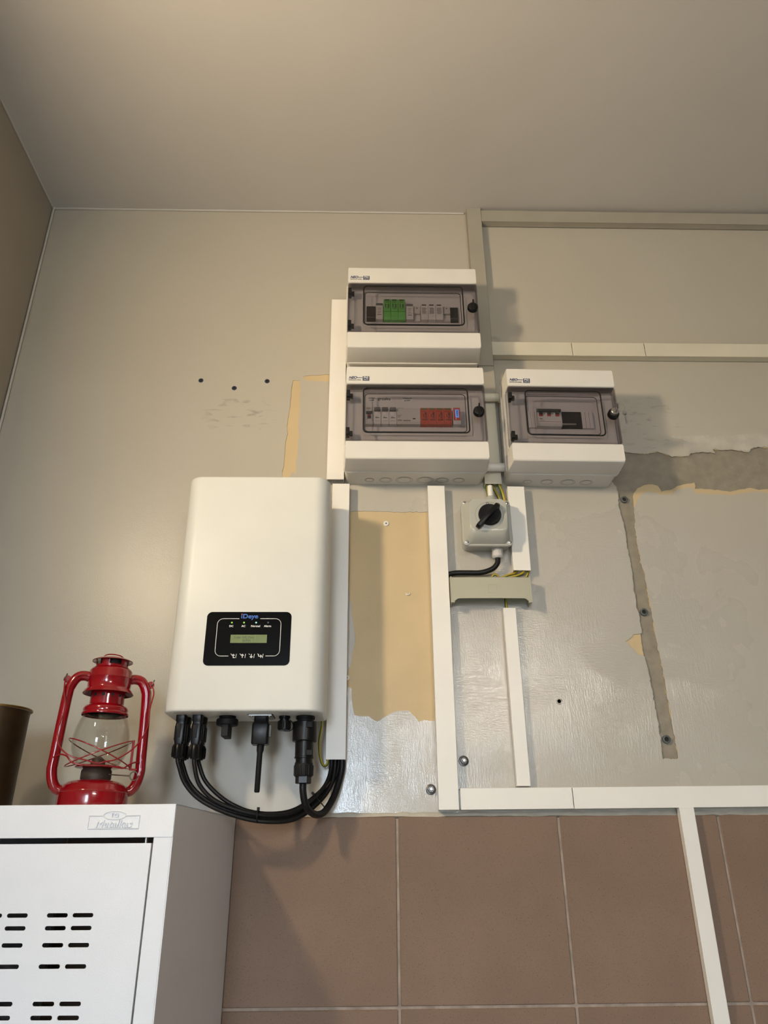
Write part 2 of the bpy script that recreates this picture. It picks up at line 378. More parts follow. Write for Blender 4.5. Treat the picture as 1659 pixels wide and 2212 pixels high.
# sloping smear of paint and mortar on top of the tiles
lp = [[(x, y, z) for y, z in ((.003, TILE_TOP - .006), (-.0058, TILE_TOP - .003 + random.uniform(-.001, .0012)), (-.0012, TILE_TOP + .004 + random.uniform(-.001, .002)), (.003, TILE_TOP + .005))] for x in [XL + i * (XR - XL) / 220 for i in range(221)]]
B().loft(lp).obj('mortar_bead', 'filler', wb, 60)

struct(B().box(XL, XR, YF, .004, ZCEIL, ZCEIL + .12).obj('ceiling', 'ceiling_paint', smooth=0))
struct(B().box(XL, XR, YF, .16, -.1, 0).obj('floor', 'floor_tile', smooth=0))
struct(B().box(XL - .14, XL, YF - .14, .16, 0, ZCEIL + .12).obj('wall_left', 'side_wall_paint', smooth=0))
struct(B().box(XR, XR + .14, YF - .14, .16, 0, ZCEIL + .12).obj('wall_right', 'rear_wall_paint', smooth=0))
struct(B().box(-25, 25, YF - 45, YF - .15, -.25, -.05).obj('ground', 'ground', smooth=0))
wf = B(); a0, a1, c0, c1 = WINS[0]
wf.box(XL, a0, YF - .14, YF, 0, ZCEIL).box(a0, a1, YF - .14, YF, 0, c0).box(a0, a1, YF - .14, YF, c1, ZCEIL).box(a1, XR, YF - .14, YF, 0, ZCEIL)
struct(wf.obj('wall_front', 'rear_wall_paint', smooth=0))
for i, (a, b, c, d) in enumerate(WINS):
    wn = bpy.data.objects.new('window_%d' % (i + 1), None); C.objects.link(wn); struct(wn)
    fr = B(); fr.box(a, a + .05, YF - .1, YF - .03, c, d).box(b - .05, b, YF - .1, YF - .03, c, d).box(a, b, YF - .1, YF - .03, c, c + .05).box(a, b, YF - .1, YF - .03, d - .05, d)
    fr.obj('window_frame', 'window_frame', wn, 0)
    B().box(a + .04, b - .04, YF - .07, YF - .064, c + .04, d - .04).obj('pane', 'window_glass', wn, 0)
# thin bead of paint along the wall corners
b1 = B(); b1.tube([(XL + .004, -.004, 1.802), (XL + .004, -.004, ZCEIL)], .003, 8)
b1.tube([(XL, -.002, ZCEIL - .002), (.262, -.002, ZCEIL - .002)], .003, 8)
b1.tube([(XL + .002, 0, ZCEIL - .002), (XL + .002, YF, ZCEIL - .002)], .003, 8)
struct(b1.obj('trim_1', 'ceiling_paint', smooth=60))

# ------------------------------------------------------------------ wall lamp on the left wall (outside the frame, it lights the room)
lm = thing('wall_lamp', 'flat round white lamp on the left wall', 'lamp', LAMP['loc'])
B().lathe([(.10, -.033), (.10, -.006), (.092, 0.0), (.084, 0.0), (.084, -.008)], axis='x', n=40).obj('housing', 'lamp_white', lm)
B().lathe([(.083, -.006), (.083, -.002)], axis='x', n=40).obj('diffuser', 'lamp_glow', lm)
al = bpy.data.lights.new('lamp_light', 'AREA'); al.shape = 'DISK'; al.size = 2 * LAMP['r']; al.energy = LAMP['power']; al.color = LAMP['color']
ao = bpy.data.objects.new('lamp_light', al); C.objects.link(ao); ao.parent = lm; ao.location = (.002, 0, 0)
ao.rotation_euler = (0, math.radians(-90), 0)

# hanging tube lamp further back in the room (behind the camera)
tl = thing('tube_lamp', 'hanging fluorescent tube lamp at the back of the room', 'lamp', (.85, -3.40, 2.70))
mat('tube_glow', (.9, .9, .85), .5, 0, .02, 20, emit=(1, .95, .86), estr=185)
B().box(-.34, .34, -.045, .045, .045, .085).obj('batten', 'lamp_white', tl, 30, .004)
B().lathe([(.018, -.30), (.018, .30)], axis='x', n=20).obj('tube', 'tube_glow', tl, 40)
for s_ in (-1, 1):
    B().lathe([(.024, .295), (.024, .330)] if s_ > 0 else [(.024, -.330), (.024, -.295)], axis='x', n=20).box(s_ * .312 - .012, s_ * .312 + .012, -.012, .012, .0, .05).obj('tube_holder', 'lamp_white', tl, 30)
    B().lathe([(.0025, .08), (.0025, ZCEIL - 2.70)], (s_ * .28, 0, 0), n=8).obj('cord', 'black_cable', tl, 40)

# ------------------------------------------------------------------ cable trunking
def trunk(label, x0, x1, z0, z1, d, m='pvc_white', horiz=False, rot=0., joints=(), y0=0., skew=0.):
    """Two-part trunking: a U-shaped base on the wall and a snap-on lid; runs along z, or along x if horiz."""
    cx, cz = (x0 + x1) / 2, (z0 + z1) / 2
    t = thing('cable_trunking', label, 'cable trunking', (cx, y0, cz + ZC), (0, rot, 0))
    w, L = ((z1 - z0), (x1 - x0)) if horiz else ((x1 - x0), (z1 - z0))
    def bx(b, u0, u1, ya, yb, l0, l1):
        return b.box(l0, l1, ya, yb, u0, u1) if horiz else b.box(u0, u1, ya, yb, l0, l1)
    k = .0014; b = B(); hw = w / 2 - .0007
    bx(b, -hw, hw, -k, 0, -L / 2, L / 2); bx(b, -hw, -hw + k, -d + .001, 0, -L / 2, L / 2); bx(b, hw - k, hw, -d + .001, 0, -L / 2, L / 2)
    b.obj('base', m, t, 0)
    cuts = [-L / 2] + [j - (cx if horiz else cz) for j in joints] + [L / 2]
    for i in range(len(cuts) - 1):
        l0, l1 = cuts[i] + (.0006 if i else 0), cuts[i + 1] - (.0006 if i < len(cuts) - 2 else 0)
        b = B(); hw = w / 2
        bx(b, -hw, hw, -d, -d + k, l0, l1); bx(b, -hw, -hw + .001, -d, -d + .006, l0, l1); bx(b, hw - .001, hw, -d, -d + .006, l0, l1)
        o = b.obj('lid', m, t, 30, .0006, 1)
        if len(cuts) > 2 and i % 2: o.rotation_euler = (random.uniform(-.001, .001), random.uniform(-.0015, .0015), 0)
    return t
trunk('upright white trunking left of the two stacked distribution boxes', -.0905, -.0515, .762, 1.272, .024)
trunk('upright white trunking beside the inverter with black cables entering its lower end', -.0768, -.0385, .1665, .7505, .026)
trunk('long upright white trunking under the lower wide distribution box', .1342, .1725, .0775, .7485, .022)
trunk('level white trunking just above the brown wall tiles', .1755, 1.28, .0795, .1175, .022, horiz=True, joints=(.386,), rot=-.0042)
trunk('narrow upright white trunking under the grey terminal cover', .2832, .3098, .1185, .4675, .016)
trunk('short upright white trunking right of the grey rotary isolator', .3115, .3492, .548, .7475, .022, rot=.012)
trunk('upright trunking painted wall grey running down from the ceiling', .267, .3055, .9925, 1.5955, .021, 'pvc_painted', joints=(1.075,))
trunk('cream upright trunking squeezed between the wide and the narrow distribution box', .2635, .3015, .7540, .991, .021, 'pvc_cream')
trunk('level trunking painted wall grey right under the ceiling', .306, 1.50, 1.547, 1.5875, .0205, 'pvc_painted', horiz=True)
trunk('level cream trunking crossing the upper wall at right', .305, 1.45, 1.1065, 1.1465, .0215, 'pvc_cream', horiz=True, joints=(.502, .682))
trunk('narrow white trunking running down over the brown tiles', .5815, .6095, -1.62, .0795, .016, horiz=False, y0=-.0065)

# ------------------------------------------------------------------ distribution boxes
def enclosure(label, cx, cz, hw, knocks, gx0, gx1, gz0, gz1, knob, keyed=False, rot=0., hinge_and_shade=(.046, -.050)):
    t = thing('distribution_box', label, 'distribution box', (cx, 0, cz + ZC), (0, rot, 0))
    zb, zt, w0, w1 = -.119, .119, -.0742, .0713           # bottom, top, window bottom and top
    lipw, frw = hw + .0055, hw
    b = B()
    b.loft([at_y(rrect(-hw - .0015, hw + .0015, zb - .001, zt + .001, .012), -.0005), at_y(rrect(-hw - .0035, hw + .0035, zb + .000, zt + .0015, .012), -.050), at_y(rrect(-lipw, lipw, zb - .0015, zt + .0025, .012), -.052), at_y(rrect(-lipw, lipw, zb - .0015, zt + .0025, .012), -.0580), at_y(rrect(-lipw + .001, lipw - .001, zb - .0005, zt + .0015, .011), -.0592)])
    base = b.obj('base', 'box_white', t, 30)
    for kx, kr in knocks:
        kb = B()
        for q in (1, .80) if kr > .010 else (1,):
            kb.tube([(kx + q * kr * math.cos(a * math.pi / 12), -.022 + q * kr * .8 * math.sin(a * math.pi / 12), zb - .0006) for a in range(24)], .00035, 6, True)
        kb.lathe([(.0006, -.0006), (.0006, .0012)], (kx, -.022, zb), n=8)
        kb.obj('knockout', 'print_grey', base, 40)
    # cover: upper and lower blocks, tapering towards the front, and a frame between them round the window
    def wat(off): return lipw - .002 + (frw - lipw + .002) * (off - .0585) / (.118 - .0585)
    def loop(off, z0, z1, r): w = wat(off); return at_y(rrect(-w, w, z0, z1, r, 3), -off)
    b = B(); b.loft([loop(.0585, w1, zt + .001, .003), loop(.112, w1, zt + .0002, .003), loop(.1165, w1 + .0006, zt - .0012, .003), loop(.118, w1 + .0022, zt - .0035, .003)])
    b.loft([loop(.0585, zb + .001, w0, .003), loop(.112, zb - .0002, w0, .003), loop(.1165, zb + .0012, w0 - .0006, .003), loop(.118, zb + .0035, w0 - .0022, .003)])
    n = 5; o_ = rrect(-wat(.08), wat(.08), w0, w1, .001, n); f_ = 1.0245; ix0, ix1 = max((cx + gx0) * f_ - cx, -hw + .012), min((cx + gx1) * f_ - cx, hw - .010)
    iz0, iz1 = max((cz + gz0) * f_ - cz, w0 + .004), min((cz + gz1) * f_ - cz, w1 - .0022)
    i_ = rrect(ix0, ix1, iz0, iz1, .006, n)
    b.loft([at_y(o_, -.0585), at_y(o_, -.0885), at_y(i_, -.0885), at_y(i_, -.081)], False, False)
    cover = b.obj('cover', 'box_white', t, 30)
    B().box(ix0 - .001, ix1 + .001, -.0830, -.0805, iz0 - .001, iz1 + .001).obj('inner_panel', 'box_inner', t, 0)
    # smoky hinged door
    b = B(); ow = rrect(-wat(.118) - .0005, wat(.118) + .0005, w0 + .001, w1 - .001, .004, n); g0 = rrect(gx0 - .003, gx1 + .003, gz0 - .003, gz1 + .003, .011, n); g1 = rrect(gx0, gx1, gz0, gz1, .009, n)
    ow2 = rrect(-wat(.090) - .0002, wat(.090) + .0002, w0 + .001, w1 - .001, .004, n)
    b.loft([at_y(ow2, -.0895), at_y(ow, -.1155), at_y(ow, -.1165), at_y(g0, -.1165), at_y(g1, -.1225)], False, True)
    door = b.obj('door', 'smoky_lid', t, 30, solid=.0018)
    g = B(); g.tube([(x, -.1228, z) for x, z in rrect(gx0, gx1, gz0, gz1, .009, 6)], .0015, 8, True); g.obj('gasket', 'black_matte', door, 60)
    g = B(); g.tube([(x, -.104, z) for x, z in rrect(gx0 + .003, gx1 - .003, gz0 + .013, gz1 - .003, .008, 6)], .0008, 8, True); g.obj('reflected_line', 'black_matte', door, 60)  # thin dark line put in for the inner reflection of the door walls
    for hz in hinge_and_shade:
        hx = -wat(.118)
        hb = B(); hb.box(hx + .0006, hx + .0085, -.1190, -.100, hz - .0085, hz + .0085); hb.box(hx + .0085, hx + .0150, -.1125, -.104, hz - .007, hz + .003)  # black hinge; the smaller second block stands in for the smoky shadow beside it
        hb.obj('hinge_and_shade', 'black_matte', door, 30, .001)
    kx, kz = knob
    kb = B().lathe([(.0125, -.1165), (.0125, -.124), (.0105, -.127)], (kx, 0, kz), 'y', 28)
    if keyed:
        k = kb.obj('lock', 'black_plastic', door)
        B().lathe([(.0088, -.126), (.0088, -.1345), (.0078, -.1355)], (kx, 0, kz), 'y', 24).obj('lock_barrel', 'steel', door)
    else:
        kb.box(kx - .0016, kx + .0016, -.1335, -.124, kz - .0165, kz + .0145)
        kb.obj('knob', 'black_plastic', door, 35, .0005, 1)
    # maker's sticker
    sx, sz = -hw + .0045, w1 + .0135
    st = B().box(sx, sx + .0465, -.1184, -.1179, sz - .0062, sz + .0062).obj('sticker', 'label_paper', t, 0)
    B().loft([at_y(rrect(sx + .0315, sx + .0463, sz - .0058, sz + .0058, .0008, 2), -.1187), at_y(rrect(sx + .0315, sx + .0463, sz - .0058, sz + .0058, .0008, 2), -.1182)]).obj('rating_field', 'print_navy', st, 0)
    text('NEO', .0088, 'print_navy', st, (sx + .0006, -.1187, sz + .0018), 'LEFT', shear=.3, bold=.0003, sx=.96)
    B().box(sx + .0175, sx + .0305, -.1187, -.1183, sz + .0012, sz + .0026).obj('stripe', 'print_navy', st, 0)
    text('ELEKTRO-PLAST NASIELSK', .0029, 'print_black', st, (sx + .0006, -.1187, sz - .0042), 'LEFT', bold=.00005, sx=.80)
    text('IP65', .0074, 'print_white', st, (sx + .0389, -.1189, sz + .0019), bold=.0001, sx=.86)
    text('1000V DC', .0028, 'print_white', st, (sx + .0389, -.1189, sz - .0034), bold=.00005)
    return t
KN = [(.0052, .0105), (.0414, .014), (.0828, .0185), (.1295, .0185), (.1679, .0145), (.2048, .013)]
BX, BZ1, BZ2 = .1066, 1.1715, .8817
enclosure('upper wide white distribution box holding the green modules', BX, BZ1, .1533, [(x - BX, r) for x, r in KN], -.1160, .1176, -.0575, .0560, (.1400, -.0040))
enclosure('lower wide white distribution box holding the red modules', BX, BZ2, .1533, [(x - BX, r) for x, r in KN], -.1150, .1140, -.0570, .0566, (.1370, -.0015))
B3X, B3Z, B3R = .4315, .878, .0105
enclosure('narrower white distribution box at right with keys in its lock', B3X, B3Z, .1200, [(-.071, .0095), (-.028, .014), (.0194, .0165), (.0609, .014)], -.0835, .0835, -.0575, .0560, (.1075, -.0010), True, B3R, (.046, -.0545))
# keys hanging on the lock of the narrow box
def in3(x, y, z): c, s = math.cos(B3R), math.sin(B3R); return (B3X + x * c + z * s, y, B3Z + ZC - x * s + z * c)
kr = thing('key_ring', 'two small metal keys on a wire ring in the box lock', 'keys', in3(.1075, -.136, -.001))
B().box(-.0012, .0012, -.012, .001, -.004, .004).lathe([(.0055, -.001), (.0055, .001)], (0, -.016, 0), 'x', 16).obj('key', 'steel', kr, 30)
B().tube([(.006 + .010 * math.cos(a * math.pi / 14), -.016 - .003 * math.sin(a * math.pi / 14), -.001 + .010 * math.sin(a * math.pi / 14)) for a in range(28)], .0006, 6, True).obj('ring', 'steel', kr, 60)
kk = B().lathe([(.005, -.0007), (.005, .0007)], (.0135, -.014, -.016), 'y', 16); kk.box(.0125, .0155, -.0147, -.0133, -.042, -.018).box(.0155, .0165, -.0147, -.0133, -.040, -.036)
kk.obj('key', 'steel', kr, 30)

# ------------------------------------------------------------------ modules on the rails inside the boxes
YB = -.0830
def module(name, label, cat, x0, x1, z0, z1, yf=-.098, m='breaker_grey', group=None, par=None, bev=.0006):
    t = thing(name, label, cat, ((x0 + x1) / 2, YB, z0 + ZC), group=group)
    return t, (x1 - x0) / 2 - .0003, z1 - z0, yf - YB
def stepped(hw, H, d, lowd=.010, topd=.010, zl=.18, zt=.80):
    """DIN module nose: lower at top and bottom, proud in the middle (side profile extruded in x)."""
    pr = [(0, 0), (d + lowd, 0), (d, .12 * H), (d, zt * H), (d + topd, H), (0, H)]
    b = B(); b.loft([[(-hw, y, z) for y, z in pr], [(hw, y, z) for y, z in pr]]); return b
def dark_gap(x0, x1, z0, z1, label):
    t = thing('blank_opening', label, 'rail opening', ((x0 + x1) / 2, YB, z0 + ZC))
    w = (x1 - x0) / 2; H = z1 - z0
    B().box(-w, w, -.0035, -.0006, 0, H).obj('opening', 'dark_void', t, 0)
    B().box(-w, w, -.0065, -.0036, H * .16, H * .24).obj('rail_lip', 'dark_steel', t, 0)
def toggle_breaker(label, x0, x1, z0, z1, kind, group=None):
    t, hw, H, d = module('circuit_breaker', label, 'circuit breaker', x0, x1, z0, z1, group=group)
    if kind == 'new':                       # wide grey toggle up, light body
        stepped(hw, H, d, .003, .006, zt=.94).obj('body', 'breaker_light', t, 0)
        B().box(-hw * .86, hw * .86, d - .007, d + .004, H * .74, H * .93).obj('toggle', 'toggle_grey', t, 30, .0012)
        B().box(-hw * .55, hw * .25, d - .0006, d + .001, H * .52, H * .72).obj('slot', 'label_paper', t, 0)
        B().box(-hw * .45, hw * .1, d - .0005, d + .001, H * .40, H * .42).obj('print_line', 'print_grey', t, 0)
        B().box(-hw * .5, hw * .55, d - .0005, d + .001, H * .335, H * .365).obj('rating_mark', 'print_black', t, 0)
        B().box(-hw * .7, hw * .7, d - .0004, d + .001, H * .155, H * .17).obj('print_line', 'print_grey', t, 0)
    elif kind == 'old':                     # narrow dark toggle low, red flag
        stepped(hw, H, d, .003, .005, zt=.92).obj('body', 'breaker_grey', t, 0)
        B().box(-hw * .85, hw * .85, d - .006, d + .004, H * .52, H * .62).obj('toggle', 'toggle_dark', t, 30, .001)
        B().box(-hw * .42, hw * .42, d - .0015, d + .002, H * .27, H * .51).obj('window', 'toggle_dark', t, 0)
        B().box(-hw * .36, hw * .36, d - .002, d + .002, H * .40, H * .44).obj('flag', 'flag_red', t, 0)
        for q in (.95, .90, .86, .82): B().box(-hw * .7, hw * random.uniform(.1, .5), d - .0004 + (.0052 * max(0, q - .92) / .08), d + .007, H * q - .0009 - .001, H * q - .001).obj('print_line', 'print_grey', t, 0)
    else:                                   # fuse holder with grey head
        stepped(hw, H, d, .003, .005, zt=.80).obj('body', 'breaker_grey', t, 0)
        B().box(-hw * .97, hw * .97, d + .001, d + .007, H * .805, H * .995).obj('head', 'toggle_grey', t, 30, .001)
        B().box(-hw * .6, hw * .6, d - .0005, d + .001, H * .22, H * .245).obj('print_line', 'print_black', t, 0)
        for q in (.34, .42, .52, .60, .66): B().box(-hw * .5, hw * random.uniform(.2, .6), d - .0004, d + .001, H * q, H * q + .0010).obj('print_line', 'print_grey', t, 0)
    return t
# lower wide box: Z 0.851 .. 0.901 measured on the module fronts
Z0, Z1 = .8625, .9045
toggle_breaker('narrow breaker with red flag, leftmost in the lower wide box', -.0045, .0130, Z0, Z1 + .004, 'old')
g = 'grey toggle breakers in the lower wide box'
for i, (a, nm) in enumerate(((.0133, 'leftmost'), (.0306, 'middle'), (.0478, 'rightmost'))):
    toggle_breaker('%s of three matching grey toggle breakers in the lower wide box' % nm, a, a + .0171, Z0, Z1 - .001, 'new', g)
t, hw, H, d = module('relay_module', 'wide plain beige module between grey breakers and red modules', 'relay module', .0651, .1172, Z0, Z1)
stepped(hw, H, d, .003, .004, zt=.96).obj('body', 'breaker_grey', t, 0)
B().box(.0090, .0150, d - .0008, d + .001, H * .27, H * .33).obj('status_window', 'print_black', t, 30, .0003, 1)
B().box(-.0240, -.0150, d - .0004, d + .001, H * .17, H * .23).obj('print_mark', 'print_grey', t, 0)
B().box(-.0120, .0040, d - .0004, d + .001, H * .17, H * .20).obj('print_line', 'print_black', t, 0)
for q, wq in ((.93, .012), (.50, .009), (.44, .005), (.38, .006)): B().box(-.0240, -.0240 + wq, d - .0004, d + .001, H * q, H * q + .0008).obj('print_line', 'print_grey', t, 0)
g = 'red surge arresters in the lower wide box'
for i, nm in enumerate(('leftmost', 'second', 'third', 'rightmost')):
    a = .1176 + i * .01735
    t, hw, H, d = module('surge_arrester', '%s of four red surge arresters in the lower wide box' % (nm if i in (0, 3) else nm + ' from left'), 'surge arrester', a, a + .0173, Z0, Z1, group=g)
    stepped(hw, H, d, .003, .002, zt=.97).obj('body', 'spd_red', t, 0)
    B().box(-hw * .72, hw * .72, d - .0006, d + .001, H * .855, H * .945).obj('status_flag', 'flag_green', t, 0)
    text('SIMTEC', .0062, 'print_black', t, (hw * .30, d - .0004, H * .50), roll=-math.pi / 2, bold=.00012, sx=.86)
    B().box(-hw * .36, -hw * .20, d - .0004, d + .001, H * .41, H * .59).obj('print_line', 'print_black', t, 0)
    B().box(-hw * .8, hw * .5, d - .0004, d + .001, H * .745, H * .757).obj('print_line', 'print_black', t, 0)
    for q in (-.55, -.18, .18, .50): B().box(hw * q, hw * (q + .22), d - .0004, d + .001, H * .20, H * .275).obj('print_mark', 'print_black', t, 0)
t, hw, H, d = module('energy_meter', 'slim energy meter with glowing blue display in the lower wide box', 'energy meter', .1893, .2066, Z0, Z1 - .001, -.099)
stepped(hw, H, d, .003, .003, zt=.97).obj('body', 'breaker_light', t, 0)
B().box(-hw * .88, hw * .88, d - .0008, d + .001, H * .20, H * .985).obj('red_face', 'spd_red', t, 0)
sc = B().box(-hw * .40, hw * .52, d - .0013, d, H * .37, H * .87).obj('display', 'meter_glow', t, 0)
text('0888N7', .0050, 'print_navy', sc, (hw * .06, d - .0016, H * .62), roll=-math.pi / 2, bold=.00005, sx=1.05)
B().lathe([(.0012, d - .0016), (.0012, d)], (-hw * .25, 0, H * .28), 'y', 12).obj('pulse_light', 'print_white', t, 0)
def blanks(label, x0, n, z0, z1, pitch=.0085):
    t = thing('blanking_strip', label, 'blanking strip', (x0, YB, z0 + ZC))
    for i in range(n): B().box(i * pitch + .0003, (i + 1) * pitch - .0003, -.0045, -.0006, 0, z1 - z0).obj('blank', 'box_inner', t, 0, .0004, 1)
blanks('plain blanking strip at the right end of the lower wide box', .2080, 1, Z0 + .001, Z1 - .004, .0095)
# paper labels inside the lower wide box
def label_strip(label, x0, x1, z0, z1, lines, size, sx=1.):
    o = B().box(-(x1 - x0) / 2, (x1 - x0) / 2, -.0008, 0, -(z1 - z0) / 2, (z1 - z0) / 2).obj('paper_label', 'label_paper', None, 0, loc=((x0 + x1) / 2, -.0831, (z0 + z1) / 2 + ZC))
    tag(o, label, 'label')
    for i, s in enumerate(lines): text(s, size, 'print_black', o, (0, -.0011, ((len(lines) - 1) / 2 - i) * size * 1.15), sx=sx, bold=.00005)
label_strip('paper label with two small lines at the left inside the lower wide box', .0000, .0190, .9285, .9415, ['pompa', 'ciepła'], .0052)
label_strip('paper label reading grzałka inside the lower wide box', .0195, .0560, .9285, .9415, ['grzałka'], .0105)
label_strip('paper label with two lines in the middle of the lower wide box', .0770, .1030, .9285, .9415, ['wyłącznik', 'grzałki'], .0052)

# upper wide box
Z0 = 1.1520
dark_gap(-.0030, .0186, Z0 + .001, 1.1975, 'dark open rail slot at the left end of the upper wide box')
toggle_breaker('fuse holder with grey head left of the green modules', .0194, .0364, Z0, 1.1990, 'fuse')
g = 'green surge arresters in the upper wide box'
for i, nm in enumerate(('left', 'middle', 'right')):
    a = .0378 + i * .0173
    t, hw, H, d = module('surge_arrester', '%s one of three bright green surge arresters in the upper box' % nm, 'surge arrester', a, a + .0173, Z0, 1.2105, -.099, group=g)
    stepped(hw, H, d + .003, .003, .004, zt=.97).obj('body', 'spd_green', t, 0)
    c = B(); c.box(-hw * .96, hw * .96, d, d + .006, H * .37, H * .985); c.obj('cartridge', 'spd_green', t, 30, .0009)
    B().box(-hw * .68, hw * .6, d - .0005, d + .001, H * .90, H * .955).obj('status_flag', 'print_black', t, 0)
    for q, r0, r1 in ((.855, -.7, .7), (.82, -.7, .5), (.785, -.7, .6), (.50, -.6, .6), (.455, -.6, .6)): B().box(hw * r0, hw * r1, d - .0004, d + .001, H * q, H * q + .0010).obj('print_line', 'flag_green', t, 0)
    for q in range(5): B().box(hw * .08, hw * .62, d - .0004, d + .001, H * (.535 + q * .042), H * (.535 + q * .042) + .0015).obj('print_mark', 'print_black', t, 0)
    B().box(-hw * .60, -hw * .30, d - .0004, d + .001, H * .54, H * .74).obj('print_line', 'print_black', t, 0)
toggle_breaker('fuse holder with grey head right of the green modules', .0912, .1086, Z0, 1.1975, 'fuse')
def cream(label, x0, x1, z1):
    t, hw, H, d = module('terminal_module', label, 'terminal module', x0, x1, Z0, z1, -.093)
    stepped(hw, H * .48, d + .003, .002, .002).obj('body', 'breaker_grey', t, 0)
    B().box(-hw, hw, d, 0, H * .5, H).obj('upper_body', 'breaker_grey', t, 30, .0008)
    B().lathe([(.0016, d - .0004), (.0016, d + .002)], (0, 0, H * .86), 'y', 12).obj('screw_hole', 'print_black', t, 0)
cream('plain beige terminal module left of the white arresters', .1092, .1256, 1.1930)
g = 'white surge arresters in the upper wide box'
for i, nm in enumerate(('left', 'middle', 'right')):
    a = .1262 + i * .0177
    t, hw, H, d = module('surge_arrester', '%s one of three white surge arresters in the upper box' % nm, 'surge arrester', a, a + .0176, Z0, 1.1965, group=g)
    stepped(hw, H, d, .003, .003, zt=.97).obj('body', 'breaker_light', t, 0)
    B().box(-hw * .72, hw * .55, d - .0006, d + .001, H * .88, H * .955).obj('status_flag', 'toggle_dark', t, 0)
    for q in range(9): B().box(hw * random.uniform(-.8, -.6), hw * random.uniform(.3, .75), d - .0004, d + .001, H * (.34 + q * .048), H * (.34 + q * .048) + .0010).obj('print_line', 'print_grey', t, 0)
cream('plain beige terminal module right of the white arresters', .1796, .1972, 1.1930)
dark_gap(.1976, .2165, Z0, 1.1960, 'dark open rail slot at the right end of the upper wide box')

# narrow box: three-pole breaker in a dark opening, blanks on both sides (placed in the tilt of that box)
def put3(o, x, z): o.location = in3(x, YB, z); o.rotation_euler = (0, B3R, 0)
zb3 = .8600 - B3Z
dg = thing('blank_opening', 'black open rail slot beside the three-pole breaker', 'rail opening'); put3(dg, .0, zb3)
B().box(-.0585, .0470, -.0035, -.0006, 0, .0430).obj('opening', 'dark_void', dg, 0)
B().box(.0005, .0330, -.0085, -.0036, .0062, .0100).obj('rail_lip', 'steel', dg, 0, .0008)
bk = thing('circuit_breaker', 'three-pole breaker with joined black toggle and red flags in the narrow box', 'circuit breaker'); put3(bk, -.0290, zb3 - .001)
hw, H, d = .0285, .0480, -.0155
stepped(hw, H, d, .003, .004, zt=.88).obj('body', 'breaker_light', bk, 0)
B().box(-hw * .92, hw * .96, d - .006, d + .002, H * .70, H * .84).obj('toggle', 'toggle_dark', bk, 30, .0022, 3)
for q in (-.62, .02, .66):
    B().box(hw * (q - .14), hw * (q + .14), d - .004, d + .002, H * .58, H * .72).obj('toggle_leg', 'toggle_dark', bk, 30, .0004, 1)
    B().box(hw * (q - .14), hw * (q + .14), d - .0015, d + .002, H * .50, H * .58).obj('flag', 'flag_red', bk, 0)
for q in (-.30, .34): B().lathe([(.0010, d - .0005), (.0010, d + .001)], (hw * q, 0, H * .64), 'y', 10).obj('test_point', 'print_black', bk, 0)
B().box(-hw * .85, hw * .95, d - .0004, d + .001, H * .20, H * .212).obj('print_line', 'flag_red', bk, 0)
B().box(-hw * .72, -hw * .50, d - .0004, d + .001, H * .34, H * .39).obj('print_mark', 'print_grey', bk, 0); B().box(-hw * .72, -hw * .36, d - .0004, d + .001, H * .265, H * .285).obj('print_line', 'print_grey', bk, 0)
def blanks3(label, x, n):
    t = thing('blanking_strip', label, 'blanking strip'); put3(t, x, zb3)
    for i in range(n): B().box(i * .0085 + .0003, (i + 1) * .0085 - .0003, -.0045, -.0006, 0, .0430).obj('blank', 'box_inner', t, 0, .0004, 1)
blanks3('blanking strip left of the three-pole breaker', -.0835, 3)
blanks3('blanking strip at the right end of the narrow box', .0475, 3)

# white conduit stubs between the boxes
for nm, z in (('upper', .976), ('lower', .790)):
    t = thing('conduit_pipe', '%s short white conduit pipe joining the wide and narrow boxes' % nm, 'conduit', (.289, -.032, z + ZC))
    B().lathe([(.0098, -.032), (.0098, .030)], axis='x', n=24).obj('pipe', 'pvc_cream' if nm == 'upper' else 'box_white', t)
    B().lathe([(.0125, .018), (.0125, .024)], axis='x', n=24).obj('collar', 'pvc_cream' if nm == 'upper' else 'box_white', t)

# ------------------------------------------------------------------ inverter
IX0, IX1, IZ0, IZ1, IF, IR = -.3585, -.0745, .2320, .6950, -.165, -.058
inv = thing('solar_inverter', 'large white solar inverter with black display panel on the wall', 'inverter', ((IX0 + IX1) / 2, 0, IZ0 + ZC))
W2, HI = (IX1 - IX0) / 2, IZ1 - IZ0
def plan(ins, z):
    r, rb, n = .030 - ins, .004, 10; out = []
    for cx, cy, rr, a in ((-W2 + ins + r, IF + ins + r, r, 180), (W2 - ins - r, IF + ins + r, r, 270), (W2 - ins - rb, IR - rb, rb, 0), (-W2 + ins + rb, IR - rb, rb, 90)):
        for i in range(n + 1):
            t = math.radians(a + 90 * i / n); out.append((cx + rr * math.cos(t), cy + rr * math.sin(t), z))
    return out
b = B(); b.loft([plan(.0045, 0), plan(.0018, .0008), plan(.0004, .0025), plan(0, .005), plan(0, HI - .005), plan(.0004, HI - .0025), plan(.0018, HI - .0008), plan(.0045, HI)])
b.obj('housing', 'shell_white', inv, 50)
b = B().box(-.125, .118, -.060, -.050, .012, HI - .02)
for i in range(25): x = -.123 + i * .0100; b.box(x, x + .0022, -.050, -.012, .02, HI - .03)
b.obj('heat_sink', 'heat_sink', inv, 0)
B().box(-.10, .10, -.012, -.0005, HI - .16, HI - .06).obj('wall_bracket', 'steel', inv, 0, .001)
PCX, PZ0, PZ1 = -.2160 - (IX0 + IX1) / 2, .3120 - IZ0, .4117 - IZ0
b = B(); pr = rrect(PCX - .0775, PCX + .0775, PZ0, PZ1, .0095, 6); b.loft([at_y(pr, IF + .001), at_y(pr, IF - .0006)])
